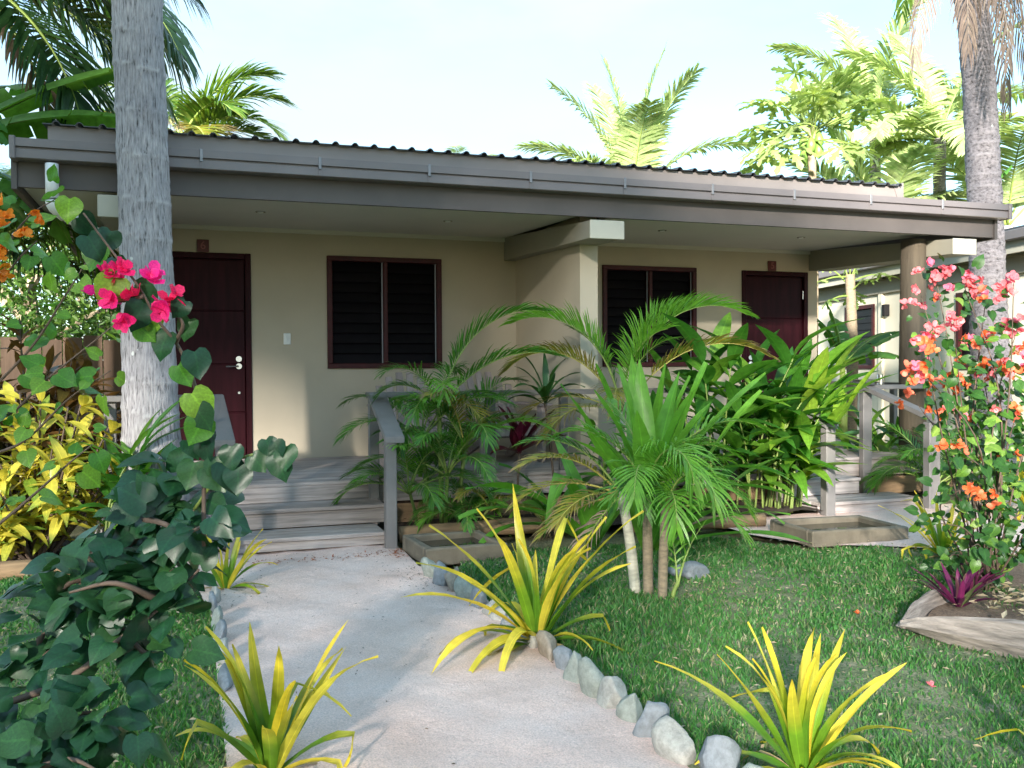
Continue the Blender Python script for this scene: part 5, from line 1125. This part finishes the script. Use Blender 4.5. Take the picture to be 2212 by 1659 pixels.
for x, y, L, k in [(415, 850, .085, 1), (440, 905, .075, 1), (425, 880, .07, 0), (385, 790, .06, 1), (420, 760, .07, 0), (410, 690, .055, 0), (400, 650, .05, 0), (310, 655, .075, 0), (290, 620, .075, 0), (250, 560, .075, 0), (255, 600, .08, 1), (215, 530, .07, 1), (190, 510, .07, 0), (330, 680, .06, 1), (360, 720, .07, 0), (240, 500, .06, 0), (150, 430, .06, 1), (170, 470, .06, 0), (265, 680, .05, 1), (300, 705, .055, 1)]:
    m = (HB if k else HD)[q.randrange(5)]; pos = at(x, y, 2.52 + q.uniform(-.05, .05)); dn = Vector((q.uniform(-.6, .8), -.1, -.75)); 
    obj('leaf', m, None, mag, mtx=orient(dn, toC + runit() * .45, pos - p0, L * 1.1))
FM = flowers('bract_magenta')
for x, y, s in [(322, 600, .060), (355, 658, .062), (378, 643, .055), (207, 637, .058), (255, 646, .060), (288, 652, .056), (232, 662, .050), (270, 690, .045), (270, 585, .05), (235, 592, .045), (250, 597, .04)]:
    pos = at(x, y, 2.48); obj('flower', FM[q.randrange(4)], None, mag, mtx=orient(runit(), toC + runit() * .6, pos - p0, s))
# amber bougainvillea, far left
base = at(-150, 900, 3.2); base.z = 0
AB = [S((-220, 1150, 3.2), (-80, 760, 3.2), (0, 560, 3.15), (60, 470, 3.1), (120, 430, 3.1)), S((-80, 760, 3.2), (-20, 640, 3.15), (40, 560, 3.1), (80, 520, 3.1)), S((-100, 900, 3.2), (10, 900, 3.1), (100, 820, 3.0), (200, 740, 3.0), (260, 690, 3.0)), S((-100, 1000, 3.2), (40, 960, 3.1), (150, 860, 3.0), (240, 800, 3.0)), S((-80, 900, 3.2), (60, 760, 3.1), (140, 640, 3.0), (190, 560, 3.0)), S((-60, 1180, 3.1), (60, 1080, 3.1), (150, 1000, 3.0), (200, 960, 3.0))]
amb = branchy('amber_bougainvillea', 'thin-stemmed shrub with amber flowers at the left edge', 'flowering plant', base, AB, hearts('bright_heart', 5), .062, 15, .09, 8, face=toC, r0=.006, nleaf=85)
for x, y, s in [(8, 440, .06), (15, 490, .06), (15, 530, .075), (60, 510, .06), (45, 500, .05), (95, 475, .05), (5, 580, .07), (70, 455, .045), (-8, 545, .08), (8, 465, .05), (150, 440, .045)]:
    obj('flower', flowers('bract_amber')[q.randrange(4)], None, amb, mtx=orient(runit(), toC + runit() * .6, at(x, y, 3.05) - base, s * .72))
# pink and orange bougainvillea at the right
base = Vector((4.55, 4.35, .04)); RB = []; q = random.Random(77); tips = []
for k, (x, y) in enumerate([(1990, 640), (2020, 590), (2080, 610), (2130, 640), (2190, 610), (2000, 740), (2060, 700), (2120, 730), (2200, 700), (1990, 800), (2050, 830), (2120, 800), (2190, 790), (1980, 870), (2040, 890), (2110, 900), (2200, 880), (2060, 960), (2150, 980), (2070, 1060), (2130, 1080), (2190, 1120), (2030, 1130), (2100, 1180), (2180, 1210), (2040, 1230), (2140, 1260), (2190, 1000), (2230, 760), (2240, 900), (2250, 1100)]):
    tip = at(x, y, q.uniform(5.0, 5.75)); mid = base.lerp(tip, .55) + Vector((q.uniform(-.12, .12), q.uniform(-.12, .12), .12)); RB.append([base + Vector((q.uniform(-.06, .06), q.uniform(-.06, .06), -.02)), mid, tip]); tips.append((y, tip))
rb = branchy('pink_bougainvillea', 'pink and orange flowering shrub at the right edge', 'flowering shrub', base, RB, hearts('boug_leaf', 5, narrow=.8), .062, 12, .16, 9, face=toC, r0=.007, nleaf=298, tmin=.30, extra=520)
FP, FO = flowers('bract_pink'), flowers('bract_orange')
for y, tip in tips:
    if y > 1000 and not 1040 < y < 1090: continue
    if y > 970: nfl = 3
    elif y > 860: nfl = q.randint(2, 4)
    else: nfl = q.randint(7, 11)
    for k in range(nfl):
        t = tip + Vector((q.uniform(-1, 1) * .10, q.uniform(-1, 1) * .07, q.uniform(-1, 1) * .055)); pink = q.random() < (.95 if y < 730 else .6 if y < 800 else .12)
        obj('flower', (FP if pink else FO)[q.randrange(4)], None, rb, mtx=orient(runit(), toC + runit() * .7, t - base, q.uniform(.045, .062)))

# ------------------------------------------------------------------ grass, litter, petals
def grass(label, poly, x0, x1, y0, y1, n, seed, hmin=.018, hmax=.05, avoid=()):
    g = np.random.default_rng(seed); X = g.uniform(x0, x1, n); 
    t = g.random(n); Y = y0 * (y1 / y0) ** t if y0 > 0 else g.uniform(y0, y1, n)
    k = np.array([inpoly(a, b, poly) for a, b in zip(X, Y)]); X, Y = X[k], Y[k]
    den = np.array([fbm(a * 1.6, b * 1.6, seed) + .5 * fbm(a * 5, b * 5, seed + 3) for a, b in zip(X, Y)]); k = g.random(len(X)) < np.clip(.84 + den * .75, .28, 1); X, Y, den = X[k], Y[k], den[k]
    m = len(X); H = g.uniform(hmin, hmax, m) * np.clip(.85 + den * .5, .5, 1.5); A = g.uniform(0, 6.283, m); W = g.uniform(.0018, .0042, m) * np.clip(Y / 3.0, 1, 2.2); ln = g.uniform(.1, 1.0, m) * H
    Z = np.array([gh(a, b) for a, b in zip(X, Y)]) - .006; A2 = g.uniform(0, 6.283, m)
    V = np.zeros((m, 5, 3)); cx, sx = np.cos(A) * W, np.sin(A) * W; lx, ly = np.cos(A2) * ln, np.sin(A2) * ln
    V[:, 0] = np.c_[X - cx, Y - sx, Z]; V[:, 1] = np.c_[X + cx, Y + sx, Z]
    V[:, 2] = np.c_[X + cx * .8 + lx * .4, Y + sx * .8 + ly * .4, Z + H * .6]; V[:, 3] = np.c_[X - cx * .8 + lx * .4, Y - sx * .8 + ly * .4, Z + H * .6]; V[:, 4] = np.c_[X + lx, Y + ly, Z + H * .95]
    I = np.arange(m) * 5; me = bpy.data.meshes.new('grass')
    fq = np.c_[I, I + 1, I + 2, I + 3]; ft = np.c_[I + 3, I + 2, I + 4]
    loops = np.concatenate([np.c_[fq, ft].ravel()]); starts = np.c_[np.arange(m) * 7, np.arange(m) * 7 + 4].ravel(); tot = np.tile([4, 3], m)
    me.vertices.add(m * 5); me.vertices.foreach_set('co', V.ravel()); me.loops.add(len(loops)); me.loops.foreach_set('vertex_index', loops.astype(np.int32))
    me.polygons.add(2 * m); me.polygons.foreach_set('loop_start', starts.astype(np.int32)); me.polygons.foreach_set('loop_total', tot.astype(np.int32)); me.uv_layers.new(name='UVMap'); me.update(calc_edges=True)
    obj('grass', me, 'grass_blade', kind='stuff', label=label, cat='grass')
grass('short green grass on the lawn right of the path', LAWN_R, 1.66, 7.0, 2.0, 6.6, 130000, 3)
grass('short grass and straw on the patchy lawn left of the path', LAWN_L, -2.2, .13, 2.2, 7.2, 60000, 8)
def litter(name, label, pts, mat, size, seed, cat='litter', flat=.5):
    q = random.Random(seed); b = MB()
    for x, y, z in pts:
        m = orient(Vector((q.uniform(-1, 1), q.uniform(-1, 1), q.uniform(-.15, .25))), Vector((0, 0, 1)) + runit() * flat, (x, y, z), size * q.uniform(.4, 1.4))
        b.add([m @ Vector(v) for v in ((0, 0, 0), (.45, .2, .08), (1, 0, 0), (.45, -.2, .08))], [(0, 1, 2, 3)], [(0, .5), (.5, .1), (1, .5), (.5, .9)])
    obj(name, b, mat, kind='stuff', label=label, cat=cat)
q = random.Random(51)
def scat(n, f, poly=None):
    o = []
    while len(o) < n:
        x, y = f()
        if poly is None or inpoly(x, y, poly): o.append((x, y, hp(x, y) + .004))
    return o
litter('leaf_litter', 'dark leaf crumbs scattered over the sand path', scat(110, lambda: (q.uniform(.2, 1.6), 7.1 - 4.3 * q.random() ** 1.6), PATH) + scat(220, lambda: (q.gauss(1.42, .12), q.gauss(5.9, .3)), PATH) + scat(110, lambda: (q.gauss(.32, .1), q.gauss(6.1, .4)), PATH), 'litter', .016, 1)
litter('leaf_litter', 'reddish leaf bits along the foot of the steps', scat(150, lambda: (q.uniform(.4, 1.5), q.gauss(6.78, .05)), PATH) + scat(90, lambda: (q.gauss(1.45, .06), q.gauss(6.75, .1)), PATH), 'litter_red', .024, 2)
litter('leaf_litter', 'brown leaf litter on the dark bed', [(q.uniform(1.6, 5.4), q.uniform(7.22, 7.85), .075) for _ in range(420)], 'litter', .04, 3)
litter('leaf_litter', 'dry straw and dead leaves inside the dugout edging', [(q.gauss(4.45, .25), q.gauss(3.85, .16), .09) for _ in range(260)], 'straw', .055, 4, flat=1.0)
litter('dry_straw', 'dry straw flecks lying in the lawn', [(q.uniform(1.7, 6), q.uniform(2.3, 6.2), .02) for _ in range(1400)] + [(q.uniform(-2, .1), q.uniform(2.3, 6.5), .02) for _ in range(700)], 'straw', .028, 6)
for nm, (x, y), m in (('pale pink fallen petal on the lawn near the sun patch', (2.93, 3.08), 'bract_pink'), ('red fallen petal on the lawn before the purple plant', (3.42, 4.12), 'bract_orange')):
    obj('fallen_petal', flower_mesh(9), m, loc=(x, y, .03), scale=.035, label=nm, cat='petal')
